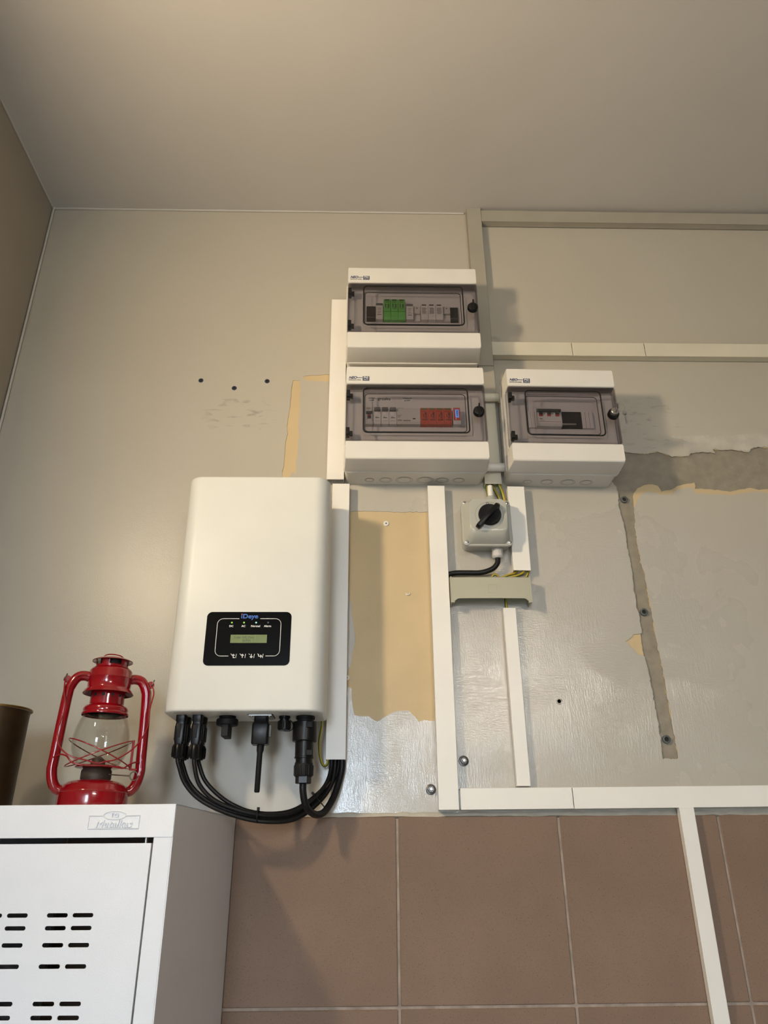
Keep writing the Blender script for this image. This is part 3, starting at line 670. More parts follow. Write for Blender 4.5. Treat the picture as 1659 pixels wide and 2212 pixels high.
pn = b.obj('display_panel', 'panel_black', inv, 30)
y = IF - .0008
def ribbon(pts, w, name, m, parent, yy=y):
    b = B()
    for (x0, z0), (x1, z1) in zip(pts, pts[1:]):
        dx, dz = x1 - x0, z1 - z0; L = math.hypot(dx, dz) or 1; nx, nz = -dz / L * w / 2, dx / L * w / 2; ex, ez = dx / L * w * .25, dz / L * w * .25
        b.loft([[(x0 - ex + nx, yk, z0 - ez + nz), (x0 - ex - nx, yk, z0 - ez - nz), (x1 + ex - nx, yk, z1 + ez - nz), (x1 + ex + nx, yk, z1 + ez + nz)] for yk in (yy - .0002, yy + .0003)])
    return b.obj(name, m, parent, 0)
ox, ozb = (IX0 + IX1) / 2, IZ0
rr = rrect(-.2735 - ox, -.1572 - ox, .3293 - ozb, .3988 - ozb, .0105, 8)       # starts at the lower right corner
k = len(rr) // 2
right = [(-.1820 - ox, .3293 - ozb)] + rr[:k] + [(-.1955 - ox, .3988 - ozb)]
left = [(-.2345 - ox, .3988 - ozb)] + rr[k:] + [(-.2490 - ox, .3293 - ozb)]
ribbon(right, .0009, 'outline', 'print_white', pn); ribbon(left, .0009, 'outline', 'print_white', pn)
text('Deye', .0118, 'print_blue', pn, (-.2140 - ox, y, .4030 - ozb), bold=.00035, sx=1.12, name='logo')
ribbon([(-.2300 - ox, .3995 - ozb), (-.2300 - ox, .4050 - ozb)], .0016, 'logo_stem', 'print_blue', pn, y - .0002)
B().lathe([(.0011, y - .0004), (.0011, y)], (-.2300 - ox, 0, .4072 - ozb), 'y', 14).obj('logo_dot', 'print_red', pn, 0)
for nm, x, m in (('DC', -.2474, 'led_green'), ('AC', -.2252, 'led_green'), ('Normal', -.2031, 'led_cyan'), ('Alarm', -.1811, 'led_off')):
    B().lathe([(.0022, y + .0002), (.0022, y - .0004)], (x - ox, 0, .3915 - ozb), 'y', 18).obj('light_bezel', 'black_matte', pn, 0)
    B().lathe([(.0015, y - .0006), (.0015, y)], (x - ox + .0003, 0, .3912 - ozb), 'y', 16).obj('status_light', m, pn, 0)
    text(nm, .0051, 'print_white', pn, (x - ox - .0004, y, .3846 - ozb), bold=.00012, sx=1.05)
lcd = B().box(-.2475 - ox, -.1815 - ox, IF - .0009, IF, .3533 - ozb, .3686 - ozb).obj('lcd', 'lcd_green', pn, 0)
text('Total DC Moc  :', .0060, 'lcd_ink', lcd, (-.2420 - ox, IF - .0011, .3635 - ozb), 'LEFT', sx=1.06)
text('869W', .0060, 'lcd_ink', lcd, (-.2260 - ox, IF - .0011, .3573 - ozb), 'LEFT', sx=1.06)
for i, (x, kind) in enumerate(((-.2400, 'esc'), (-.2236, 'up'), (-.2076, 'down'), (-.1920, 'enter'))):
    x -= ox; z = .3293 - ozb; w = .0013
    if kind in ('up', 'esc'):
        ribbon([(x, z - .0030), (x, z + .0022)], w, 'arrow', 'print_white', pn); ribbon([(x - .0022, z + .0010), (x, z + .0032), (x + .0022, z + .0010)], w, 'arrow_head', 'print_white', pn)
        if kind == 'esc': ribbon([(x, z - .0030), (x + .0028, z - .0030)], w, 'arrow_foot', 'print_white', pn)
    elif kind == 'down':
        ribbon([(x, z + .0032), (x, z - .0020)], w, 'arrow', 'print_white', pn); ribbon([(x - .0022, z - .0010), (x, z - .0032), (x + .0022, z - .0010)], w, 'arrow_head', 'print_white', pn)
    else:
        ribbon([(x - .0026, z + .0030), (x - .0026, z - .0005), (x + .0022, z - .0005)], w, 'arrow', 'print_white', pn); ribbon([(x + .0010, z + .0018), (x + .0032, z - .0005), (x + .0010, z - .0028)], w, 'arrow_head', 'print_white', pn)
    ribbon([(x + .0048, z - .0034), (x + .0050, z), (x + .0056, z + .0036)], .0008, 'button_edge', 'print_white', pn)
    ribbon([(x - .0046, z + .0042), (x - .0030, z + .0022)], .0008, 'button_edge', 'print_white', pn)
# underside markings and rotary switch
b = B()
for x, w in ((-.330, .020), (-.298, .020), (-.250, .014), (-.145, .018), (-.108, .026)): b.box(x - ox - w / 2, x - ox + w / 2, -.1500, -.1475, -.0003, .0002)
b.obj('port_lettering', 'print_grey', inv, 0)
sw = B().lathe([(.0150, .001), (.0150, -.0045), (.0190, -.0050), (.0195, -.0075), (.0195, -.0150), (.0180, -.0165)], (-.2508 - ox, -.112, 0), n=32)
sw.box(-.2508 - ox - .0062, -.2508 - ox + .0062, -.131, -.094, -.0375, -.0160)
sw.obj('rotary_switch', 'black_matte', inv, 35, .001, 1)

# solar leads: plug under the inverter, ribbed nut, cable sweeping right into the trunking
def plug(x, y, z1):
    """MC4-like body hanging from z1."""
    return z1
LEADS = [
 ('front left solar plug lead', [(-0.330,-0.125,1.891),(-0.326,-0.125,1.877),(-0.315,-0.120,1.851),(-0.292,-0.115,1.827),(-0.256,-0.110,1.808),(-0.208,-0.100,1.793),(-0.162,-0.090,1.788),(-0.123,-0.070,1.794),(-0.089,-0.045,1.819),(-0.0665,-0.025,1.850),(-0.0590,-0.017,1.884),(-0.0590,-0.015,1.925)]),
 ('rear left solar plug lead', [(-0.328,-0.098,1.891),(-0.325,-0.098,1.880),(-0.312,-0.098,1.853),(-0.288,-0.100,1.830),(-0.252,-0.100,1.811),(-0.208,-0.093,1.799),(-0.163,-0.080,1.794),(-0.124,-0.060,1.802),(-0.088,-0.035,1.828),(-0.063,-0.016,1.859),(-0.0525,-0.0085,1.888),(-0.0525,-0.007,1.925)]),
 ('front right solar plug lead', [(-0.301,-0.125,1.890),(-0.299,-0.125,1.877),(-0.291,-0.120,1.851),(-0.273,-0.115,1.830),(-0.247,-0.110,1.815),(-0.207,-0.102,1.803),(-0.163,-0.088,1.798),(-0.126,-0.068,1.805),(-0.093,-0.045,1.829),(-0.073,-0.028,1.858),(-0.0660,-0.018,1.887),(-0.0660,-0.016,1.925)]),
 ('rear right solar plug lead', [(-0.299,-0.098,1.891),(-0.296,-0.098,1.880),(-0.285,-0.098,1.857),(-0.264,-0.098,1.836),(-0.237,-0.098,1.818),(-0.203,-0.090,1.805),(-0.162,-0.075,1.802),(-0.125,-0.055,1.811),(-0.088,-0.030,1.839),(-0.068,-0.014,1.867),(-0.0600,-0.008,1.893),(-0.0600,-0.0065,1.925)])]
for lab, P in LEADS:
    x0, y0, z0 = P[0]; t = thing('solar_cable', 'black ' + lab + ' under the inverter', 'solar cable', (x0, y0, z0), group='black solar leads under the inverter')
    zt = IZ0 + ZC - .0004 - z0
    P = [(p[0] - x0, p[1] - y0, p[2] - z0) for p in P]
    B().tube(spline([(0, 0, .03)] + P), .0037, 10).obj('cable', 'black_cable', t, 60)
    B().lathe([(.0070, -.001), (.0092, .002), (.0095, .012), (.0086, .0215), (.0070, .0240)], n=24).obj('nut_core', 'black_plastic', t)
    for i in range(8):
        a = 2 * math.pi * i / 8 + .2; c, s = math.cos(a), math.sin(a)
        b = B(); b.tube([(.0092 * c, .0092 * s, .001), (.0098 * c, .0098 * s, .005), (.0098 * c, .0098 * s, .018), (.0080 * c, .0080 * s, .0235)], [.0014, .0022, .0022, .0010], 6); b.obj('nut_rib', 'black_plastic', t, 50)
    b = B(); sq = lambda h, z: [(x, y_, z) for x, y_ in rrect(-h, h, -h, h, .003, 3)]
    b.loft([sq(.0070, .022), sq(.0082, .028), sq(.0084, zt - .016), sq(.0078, zt - .012), sq(.0088, zt - .010), sq(.0088, zt)]); b.obj('plug_body', 'black_plastic', t, 40)
    for s in (-1, 1): B().box(s * .0088 - .0012, s * .0088 + .0012, -.003, .003, .030, zt - .018).obj('latch', 'black_matte', t, 0, .0005, 1)
    B().box(-.0022, .0022, -.0098, -.0080, .034, zt - .016).obj('rib', 'black_matte', t, 0, .0004, 1)

# wireless data stick
ws = thing('data_logger', 'black wireless data stick with rod antenna under the inverter', 'data logger', (-.1893, -.112, IZ0 + ZC))
b = B(); b.loft([[(x, y_, z) for x, y_ in rrect(-.0215, .0215, -.024, .020, .0015, 2)] for z in (-.0005, -.0025)]); pl = b.obj('flange_plate', 'steel', ws, 0)
b = B(); b.loft([[(x, y_, z) for x, y_ in rrect(-.0225, .0225, -.0245, .0215, .0015, 2)] for z in (.0006, -.0006)]); b.obj('flange_gasket', 'black_matte', ws, 0)
for sx_ in (-.016, .016):
    for sy_ in (-.019, .015): B().lathe([(.0022, -.0024), (.0022, -.0040), (.0012, -.0046)], (sx_, sy_, 0), n=12).obj('screw', 'steel', pl)
b = B(); sq = lambda wx, wy, z, r=.004: [(x, y_, z) for x, y_ in rrect(-wx, wx, -wy, wy, r, 4)]
b.loft([sq(.0125, .011, -.0025), sq(.0125, .011, -.0100), sq(.0145, .0130, -.0135), sq(.0150, .0135, -.0160), sq(.0150, .0135, -.0480), sq(.0138, .0122, -.0500)]); b.obj('body', 'black_plastic', ws, 40)
b = B().tube([(.001, 0, -.0490), (.0008, 0, -.0530), (.0006, 0, -.0600), (.0004, 0, -.0640), (-.0006, 0, -.1280), (-.0006, 0, -.1295)], [.0068, .0066, .0062, .0050, .0048, .0036], 16); b.obj('antenna', 'black_matte', ws, 40)
B().box(.0150, .0185, -.004, .006, -.036, -.016).obj('side_tab', 'print_grey', ws, 0, .0004, 1)
# blind cap
cp = thing('port_cap', 'small ribbed black screw cap under the inverter', 'cap', (-.1480, -.112, IZ0 + ZC))
B().lathe([(.0102, .000), (.0102, -.0040), (.0085, -.0045), (.0085, -.0080), (.0112, -.0085), (.0112, -.0235), (.0100, -.0250)], n=24).obj('cap', 'black_plastic', cp)
for i in range(16):
    a = 2 * math.pi * i / 16; c, s = math.cos(a), math.sin(a); B().tube([(.0112 * c, .0112 * s, -.0095), (.0112 * c, .0112 * s, -.0225)], .0009, 6).obj('rib', 'black_plastic', cp)
B().tube(spline([(.009, 0, -.006), (.0150, -.002, -.012), (.0160, -.004, -.022), (.010, -.006, -.0268), (.0, -.004, -.0262)]), .0007, 6).obj('strap', 'black_matte', cp, 60)
# grid lead
gl = thing('grid_cable', 'thick black grid cable with large round plug under the inverter', 'power cable', (-.1103, -.110, IZ0 + ZC))
B().lathe([(.0170, -.0003), (.0170, -.0050), (.0150, -.0055), (.0150, -.0090)], n=36).obj('socket', 'black_matte', gl)
B().lathe([(.0205, -.0100), (.0222, -.0115), (.0222, -.0430), (.0205, -.0445)], n=40).obj('coupling_ring', 'black_plastic', gl)
B().lathe([(.0168, -.0440), (.0165, -.0700), (.0172, -.0705), (.0172, -.0730), (.0150, -.0735), (.0150, -.0800), (.0162, -.0805), (.0162, -.0825), (.0150, -.0830)], n=36).obj('plug_body', 'black_plastic', gl)
nut = B().lathe([(.0158, -.0825), (.0166, -.0850), (.0162, -.1020), (.0150, -.1040)], n=36).obj('gland_nut', 'black_matte', gl)
for i in range(14):
    a = 2 * math.pi * i / 14; c, s = math.cos(a), math.sin(a); B().tube([(.0164 * c, .0164 * s, -.0850), (.0160 * c, .0160 * s, -.1020)], .0013, 6).obj('rib', 'black_matte', nut)
B().lathe([(.0140, -.1035), (.0138, -.1145), (.0120, -.1155)], n=6).obj('end_nut', 'black_plastic', gl, 20)
B().box(.004, .0150, -.0238, -.0160, -.0230, -.0120).box(.004, .0165, -.0190, -.0120, -.0700, -.0600).obj('release_tab', 'black_matte', gl, 0, .001, 1)
P = [(-0.1105,-0.110,1.870),(-0.1105,-0.110,1.851),(-0.110,-0.110,1.836),(-0.106,-0.105,1.817),(-0.098,-0.092,1.8045),(-0.086,-0.073,1.800),(-0.073,-0.050,1.808),(-0.059,-0.029,1.834),(-0.0500,-0.0185,1.863),(-0.0455,-0.0150,1.888),(-0.0455,-0.0150,1.925)]
B().tube(spline([(p[0] + .1103, p[1] + .110, p[2] - IZ0 - ZC) for p in P]), [.0062] * 58 + [.0056] * 3, 14).obj('cable', 'black_cable', gl, 60)
# cable ties
def tie(label, p, ax, rx, rz):
    t = thing('cable_tie', label, 'cable tie', p, (0, ax, 0))
    B().tube([(0, rx * math.cos(a * math.pi / 12), rz * math.sin(a * math.pi / 12)) for a in range(24)], .0012, 6, True).obj('strap', 'black_matte', t, 60)
    B().box(-.0022, .0022, -.003, .004, rz - .001, rz + .0055).obj('lock', 'black_matte', t, 0, .0005, 1)
tie('black cable tie at the lowest sag of the cable bundle', (-.188, -.0935, 1.7965), 0, .0125, .0098)
tie('black cable tie where the thick grid cable meets the bundle', (-.0835, -.0435, 1.8230), -.75, .0190, .0170)

# earth wires: yellow wire with a green stripe along it
def earth(label, P, r=.0022, cat='earth wire', twist=1.5):
    P = spline(P, 8); o = P[0]; t = thing('earth_wire', label, cat, o, group=None)
    P = [p - o for p in P]
    B().tube(P, r, 10).obj('insulation', 'wire_yellow', t, 60)
    b = B(); m = len(P); L = []
    for i, p in enumerate(P):
        tv = (P[min(i + 1, m - 1)] - P[max(i - 1, 0)]).normalized(); rf = Vector((0, -1, 0)); rf = (rf - tv * rf.dot(tv)).normalized(); q = tv.cross(rf); L.append([p + (r + .00012) * (math.cos(a) * rf + math.sin(a) * q) for a in [(-.2 + .42 * k) + twist * i / m for k in range(8)]])
    b.loft(L, False, False, False); b.obj('green_stripe', 'wire_green', t, 60)
Zs = lambda P: P
earth('green and yellow earth wire hanging between inverter and trunking', [(-0.084,-0.052,1.966),(-0.084,-0.050,1.955),(-0.088,-0.045,1.930),(-0.087,-0.035,1.906),(-0.0815,-0.030,1.889),(-0.0745,-0.0235,1.889),(-0.0722,-0.0215,1.900),(-0.0722,-0.0215,1.922)], .0022, twist=.6)
earth('small looped earth wire on top of the grey terminal cover', [(0.263,-0.012,2.255),(0.2635,-0.013,2.265),(0.270,-0.015,2.2725),(0.278,-0.015,2.270),(0.282,-0.012,2.258)], .0022)
earth('longest earth wire rising from the grey terminal cover into short trunking', [(0.276,-0.008,2.254),(0.281,-0.009,2.2655),(0.298,-0.012,2.272),(0.318,-0.010,2.280),(0.3285,-0.008,2.300)], .0026)
earth('middle earth wire rising from the grey terminal cover into short trunking', [(0.302,-0.015,2.254),(0.304,-0.015,2.266),(0.319,-0.017,2.270),(0.333,-0.015,2.279),(0.3385,-0.013,2.300)], .0026)
earth('rightmost earth wire rising from the grey terminal cover', [(0.335,-0.010,2.254),(0.337,-0.010,2.266),(0.341,-0.012,2.273),(0.3445,-0.010,2.283),(0.3445,-0.008,2.302)], .0024)
earth('short earth wire dropping from the grey cover into narrow trunking', [(0.291,-0.008,2.240),(0.2915,-0.009,2.215),(0.292,-0.009,2.205),(0.2945,-0.008,2.188)], .0028)
earth('left earth wire beside the white pipe above the rotary isolator', [(0.268,-0.010,2.506),(0.2675,-0.012,2.483),(0.270,-0.010,2.465),(0.274,-0.008,2.446)], .0022)
earth('right thick earth wire above the rotary isolator', [(0.288,-0.014,2.506),(0.296,-0.013,2.487),(0.302,-0.012,2.469),(0.3065,-0.010,2.448),(0.3065,-0.008,2.436)], .0036)
earth('middle earth wire behind the gland above the rotary isolator', [(0.279,-0.006,2.506),(0.286,-0.007,2.478),(0.294,-0.008,2.460),(0.301,-0.006,2.440)], .0026)

# ------------------------------------------------------------------ rotary isolator
IXC, IZC = .2570, .6480
iso = thing('rotary_isolator', 'grey rotary isolator switch with large black handle', 'switch', (IXC, 0, IZC + ZC))
b = B(); b.loft([at_y(rrect(-.0500, .0500, -.0480, .0490, .010, 5), -.0005), at_y(rrect(-.0515, .0515, -.0515, .0515, .011, 5), -.036), at_y(rrect(-.0535, .0535, -.0535, .0535, .012, 5), -.0375), at_y(rrect(-.0535, .0535, -.0535, .0535, .012, 5), -.0430), at_y(rrect(-.0522, .0522, -.0522, .0522, .012, 5), -.0445)])
b.obj('base', 'isolator_grey', iso, 35)
b = B(); Lp = []
for q, yy in ((0, -.043), (.15, -.050), (.35, -.058), (.62, -.0645), (.85, -.0672), (1, -.0680)):
    e = 1 - (1 - q) ** 2
    Lp.append(at_y([(x, z + .004 * (1 - abs(z) / .05) * 0) for x, z in rrect(-.0510 + .0115 * e, .0470 - .0065 * e, -.0500 + .0245 * q, .0515 - .006 * e, .014, 6)], yy))
b.loft(Lp, False, True); cv = b.obj('cover', 'isolator_grey', iso, 60)
for sx_, sz_ in ((-.0455, .0455), (-.0455, -.0455), (.0455, -.0455), (.0455, .0455)):
    s = B().lathe([(.0068, -.043), (.0068, -.0462), (.0050, -.0468)], (sx_, 0, sz_), 'y', 20).obj('screw_seat', 'isolator_grey', iso)
    B().lathe([(.0038, -.0462), (.0038, -.0480), (.0028, -.0486)], (sx_, 0, sz_), 'y', 16).obj('screw', 'steel', s)
KX, KZ = .0030, .0075
B().tube([(KX + .0305 * math.cos(a * math.pi / 20), -.0680, KZ + .0305 * math.sin(a * math.pi / 20)) for a in range(40)], .0003, 6, True).obj('dial_ring', 'print_grey', iso, 60)
B().tube([(KX - .003 + .0026 * math.cos(a * math.pi / 10), -.0683, KZ + .0275 + .0026 * math.sin(a * math.pi / 10)) for a in range(20)], .00045, 6, True).obj('off_mark', 'print_black', iso, 60)
B().lathe([(.0240, -.0675), (.0240, -.0735), (.0225, -.0755), (.0205, -.0755), (.0185, -.0745)], (KX, 0, KZ), 'y', 44).obj('dial', 'black_matte', iso)
hd = thing('x', '', ''); hd.name = 'handle_pivot'
bpy.data.objects.remove(hd)
a = math.radians(48); ca, sa = math.cos(a), math.sin(a)
pf = [(.0310, -.0035, .0035), (.0240, -.0068, .0068), (.0, -.0066, .0066), (-.0230, -.0058, .0058), (-.0400, -.0060, .0060), (-.0445, -.0045, .0045)]
ys = [(-.0765, -.0700), (-.0850, -.0700), (-.0890, -.0700), (-.0890, -.0720), (-.0855, -.0745), (-.0820, -.0750)]
b = B(); Lp = []
for (u, v0, v1), (yf, yb) in zip(pf, ys): Lp.append([(KX + u * ca - v * sa, yy, KZ + u * sa + v * ca) for v, yy in ((v0, yb), (v0 * .75, yf), (v1 * .75, yf), (v1, yb))])
b.loft(Lp); b.obj('handle', 'black_plastic', iso, 25, .0009, 2)
# glands
def gland(parent, x, z, sgn, y0, m='gland_grey'):
    g = B().lathe([(.0132, 0), (.0132, sgn * .0045)], (x, y0, z), n=6, a0=.3); g.lathe([(.0118, sgn * .0045), (.0118, sgn * .0150)], (x, y0, z), n=12)
    g.lathe([(.0122, sgn * .0150), (.0122, sgn * .0190), (.0095, sgn * .0225), (.0070, sgn * .0230)], (x, y0, z), n=28); return g.obj('cable_gland', m, parent, 25)
gland(iso, .0225, -.0500, -1, -.021); gland(iso, .0170, .0500, 1, -.021, 'isolator_grey')
B().lathe([(.0060, 0), (.0060, .0300)], (.0170, -.0210, .0700), n=20).obj('entry_pipe', 'pvc_white', iso)
t = thing('isolator_cable', 'thick black cable curving from the isolator to the long trunking', 'power cable', (.2795, -.021, 2.312))
P = [(0.2795,-0.021,2.318),(0.2795,-0.021,2.306),(0.2770,-0.021,2.295),(0.266,-0.019,2.284),(0.243,-0.016,2.277),(0.214,-0.013,2.2775),(0.190,-0.011,2.278),(0.168,-0.010,2.274)]
B().tube(spline([(p[0] - .2795, p[1] + .021, p[2] - 2.312) for p in P]), .0056, 14).obj('cable', 'black_cable', t, 60)

# ------------------------------------------------------------------ grey terminal cover
tcv = thing('terminal_cover', 'pale grey plastic terminal cover open at its underside', 'terminal cover', (.2578, 0, .4770 + ZC))
n = 44; hw, H = .0825, .0525
b = B(); k = .0022
def front(x): u = x / hw; return -.0350 - .0025 * (1 - u * u)
xs = [-hw + 2 * hw * i / n for i in range(n + 1)]
arch = lambda x: .0045 * min(1, max(0, (hw - .008 - abs(x)) / .006)) ** .5
b.loft([[(x, front(x), arch(x)), (x, front(x) , H - .003), (x, front(x) + .004, H), (x, -.010, H), (x, -.010, H - k), (x, front(x) + .006, H - k), (x, front(x) + k, H - .005), (x, front(x) + k, arch(x))] for x in xs])
for s in (-1, 1):
    b.box(s * hw - .0012, s * hw + .0012, -.0355, -.0006, -.004, H); b.box(s * (hw - .006), s * hw, -.0350, -.0300, -.004, .008)
b.obj('cover', 'cover_grey', tcv, 40)
B().box(-.078, .078, -.004, -.0005, .004, H - .004).obj('back_plate', 'cover_grey', tcv, 0)
B().box(-.070, .070, -.016, -.009, .022, .034).obj('busbar', 'dark_steel', tcv, 0)
b = B(); b.tube([(x, front(x) - .0002, z) for x, z in rrect(-.006, .012, .016, .034, .001, 2)], .00025, 6, True); b.obj('embossed_mark', 'cover_grey', tcv, 60)

# ------------------------------------------------------------------ plugs, screws and bolts left in the wall
def wall_plug(label, x, z, m, r, group, proud=.0012):
    t = thing('wall_plug', label, 'wall plug', (x, 0, z + ZC), group=group)
    B().lathe([(r, .003), (r, -proud), (r * .86, -proud - .0006), (r * .62, -proud - .0006), (r * .52, -proud + .0006), (r * .48, .0008)], axis='y', n=24, cap=False).obj('sleeve', m, t)
    B().lathe([(r * .56, -.0003), (r * .56, .0030)], axis='y', n=16).obj('bore', 'dark_void', t, 0)
g = 'dark blue wall plugs above the inverter'
for lab, x, z in (('leftmost dark blue wall plug above the inverter', -.4001, 1.0404), ('lowest dark blue wall plug above the inverter', -.3187, 1.0191), ('rightmost dark blue wall plug above the inverter', -.2415, 1.0398)): wall_plug(lab, x, z, 'plug_blue', .0060, g, .0004)
g = 'grey wall plugs in the bare plaster strip'
for lab, x, z in (('grey wall plug at the top of the bare plaster strip', .5799, .7266), ('grey wall plug halfway down the bare plaster strip', .5838, .4633), ('grey wall plug at the foot of the bare plaster strip', .5880, .2046)): wall_plug(lab, x, z, 'plug_grey', .0079, g)
def screw_cap(label, x, z, hide=False):
    t = thing('screw_plug', label, 'wall plug', (x, .0010, z + ZC))
    B().lathe([(.0060, .001), (.0060, -.0018), (.0050, -.0026)], axis='y', n=20).obj('plug', 'plug_white', t)
    B().box(-.0022, .0022, -.0030, -.0024, -.0006, .0006).box(-.0006, .0006, -.0030, -.0024, -.0022, .0022).obj('slot', 'dark_void', t, 0)
screw_cap('white plug with cross screw at the top of the yellow patch', .0421, .6654)
screw_cap('white plug half hidden behind the inverter trunking edge', -.0400, .3262)
t = thing('screw_plug', 'broken white plug crescent in the yellow patch', 'wall plug', (.0869, .0010, .5058 + ZC))
B().tube([(.0048 * math.cos(math.radians(a)), -.0008, .0048 * math.sin(math.radians(a))) for a in range(190, 361, 10)], [.0003 + .0012 * math.sin(math.radians((a - 190) / 170 * 180)) for a in range(190, 361, 10)], 8).obj('rim', 'plug_white', t, 60)
def bolt(label, x, z):
    t = thing('anchor_bolt', label, 'bolt', (x, 0, z + ZC), group='hexagon anchor bolts by the long trunking')
    B().lathe([(.0098, .0005), (.0098, -.0012), (.0092, -.0016)], axis='y', n=28).obj('washer', 'dark_steel', t)
    B().lathe([(.0068, -.0014), (.0068, -.0068), (.0058, -.0076)], axis='y', n=6).obj('nut', 'dark_steel', t, 20)
    B().lathe([(.0036, -.0070), (.0036, -.0112), (.0028, -.0118)], axis='y', n=18).obj('stud', 'steel', t)
bolt('anchor bolt right of the long white trunking', .1872, .1657); bolt('anchor bolt left of the long white trunking foot', .1225, .1145)
t = thing('drill_hole', 'dark drilled hole with chipped rim in the brushed paint', 'hole', (.3844, 0, .2784 + ZC))
B().lathe([(.0036, -.0004), (.0030, -.0004)], axis='y', n=16).obj('bore', 'dark_void', t, 0)
B().tube([(.0052 * math.cos(a * .55) * (1 + .15 * math.sin(a * 3)), -.0004, .0050 * math.sin(a * .55)) for a in range(11)], .0012, 6).obj('chipped_rim', 'filler', t, 60)

# ------------------------------------------------------------------ locker
LX0, LX1, LY, LT = -.835, -.2585, -.400, 1.7990
LROT = math.radians(-2.75); _c = Vector((LX0 - LX1, .39, 0)) / 2; _c.rotate(Matrix.Rotation(LROT, 3, 'Z'))
lk = thing('metal_locker', 'light grey steel locker with slotted doors', 'locker', (LX1 + _c.x, LY + _c.y, 0), (0, 0, LROT))
lx = lambda x: x - (LX0 + LX1) / 2
ly = lambda y_: y_ + .205
k = .0012
b = B(); b.box(lx(LX1 - k), lx(LX1), ly(LY - .0003), ly(-.010), .02, LT).box(lx(LX0), lx(LX0 + k), ly(LY), ly(-.010), .02, LT)
b.box(lx(LX0), lx(LX1), ly(-.012), ly(-.010), .02, LT).box(lx(LX0), lx(LX1), ly(LY), ly(-.010), LT - k, LT).box(lx(LX0), lx(LX1), ly(LY), ly(-.010), .02, .02 + k)
b.box(lx(-.566), lx(-.564), ly(LY + .02), ly(-.012), .02, LT)
b.obj('carcass', 'locker_grey', lk, 0)
b = B().box(lx(LX0), lx(LX1 - .0002), ly(LY - .0012), ly(LY + .0002), LT - .0415, LT); fa = b.obj('fascia', 'locker_grey', lk, 30, .0005, 1)
for x0, x1 in ((-.2845, LX1 - .0013), (LX0, LX0 + .012), (-.5695, -.5625)):
    B().box(lx(x0), lx(x1), ly(LY - .0003), ly(LY + .016), .02, LT - .0395).obj('post', 'locker_grey', lk, 30, .0006, 1)
DT = LT - .0485
grid = [-.0660, -.0805, -.0995, -.1228]
def slot(x0, x1, z): return rrect(lx(x0), lx(x1), z - .0025, z + .0025, .0024, 4)
for dx0, dx1, sh in ((-.5615, -.2868, 0.), (-.8220, -.5705, -.2640)):
    hs = []
    for g0 in (0, -.0965, -.193):
        for zz in grid:
            for a, c in ((-.4974, -.4705), (-.4640, -.4369), (-.4118, -.3847), (-.3784, -.3514)):
                hs.append(slot(a + sh, c + sh, ZC + zz + g0))
    me = fill2d([(lx(dx0), .06), (lx(dx1), .06), (lx(dx1), DT), (lx(dx0), DT)], hs, ly(LY - .0005), ly(LY + .0007))
    dr = link('door', me, 'locker_grey', lk, 0)
    B().box(lx(dx1) - .0012, lx(dx1), ly(LY), ly(LY + .016), .06, DT).box(lx(dx0), lx(dx0) + .0012, ly(LY), ly(LY + .016), .06, DT).box(lx(dx0), lx(dx1), ly(LY), ly(LY + .016), DT - .0012, DT).obj('door_return', 'locker_grey', dr, 0)
    B().lathe([(.0022, 0), (.0022, .010)], (lx(dx1 - .010), ly(LY + .008), DT - .002), n=12).obj('hinge_pin', 'steel', lk)
# embossed maker's mark on the fascia
cx, cz, ey = lx(-.3407), ZC + .0452, ly(LY - .0014)
b = B(); r0 = .0009
b.tube([(cx - .0152, ey, cz + .0077), (cx - .0345, ey, cz + .0077), (cx - .0345, ey, cz - .0083), (cx + .0345, ey, cz - .0083), (cx + .0345, ey, cz + .0077), (cx + .0152, ey, cz + .0077)], r0, 6)
b.tube([(cx + .0152 * math.cos(a * math.pi / 20), ey, cz + .0082 + .0052 * math.sin(a * math.pi / 20)) for a in range(40)], r0, 6, True)
b.obj('embossed_frame', 'locker_grey', fa, 60)
text('TG', .0072, 'locker_grey', fa, (cx, ey, cz + .0082), depth=.0030, sx=1.2, name='embossed_lettering')
text('Metalkas', .0138, 'locker_grey', fa, (cx, ey, cz - .0030), depth=.0030, shear=.25, sx=1.02, name='embossed_lettering')

# ------------------------------------------------------------------ paraffin lantern on the locker
LZ = ZC + .068
ln = thing('oil_lantern', 'red enamel oil lantern with glass chimney on the locker', 'lantern', (-.4415, -.200, LT), (0, 0, math.radians(22)))
zz = lambda rel: rel - (LT - ZC)
B().lathe([(.0500, 0), (.0535, .001), (.0545, .004), (.0545, zz(.0975)), (.0540, zz(.0990)), (.0525, zz(.1000)), (.0500, zz(.1060)), (.0420, zz(.1120)), (.0300, zz(.1155)), (.0, zz(.1160))], n=48).obj('tank', 'red_enamel', ln, 50)
B().lathe([(.0547, zz(.0960)), (.0552, zz(.0968)), (.0547, zz(.0976))], n=48, cap=False).obj('tank_bead', 'red_enamel', ln, 60)
B().lathe([(.0240, zz(.1150)), (.0240, zz(.1300)), (.0215, zz(.1340)), (.0120, zz(.1350)), (.0120, zz(.1400)), (.0100, zz(.1480)), (.0040, zz(.1530))], n=36).obj('burner', 'burner', ln, 40)
B().lathe([(.0300, zz(.1340)), (.0345, zz(.1350)), (.0350, zz(.1370)), (.0290, zz(.1380))], n=40).obj('gallery', 'red_enamel', ln, 50)
gp = [(.0285, .1375), (.0330, .1400), (.0400, .1500), (.0445, .1620), (.0458, .1740), (.0450, .1860), (.0425, .1990), (.0385, .2110), (.0345, .2190), (.0330, .2230)]
b = B().lathe([(r, zz(z)) for r, z in gp], n=48, cap=False); b.obj('globe', 'clear_glass', ln, 80, solid=.0016)
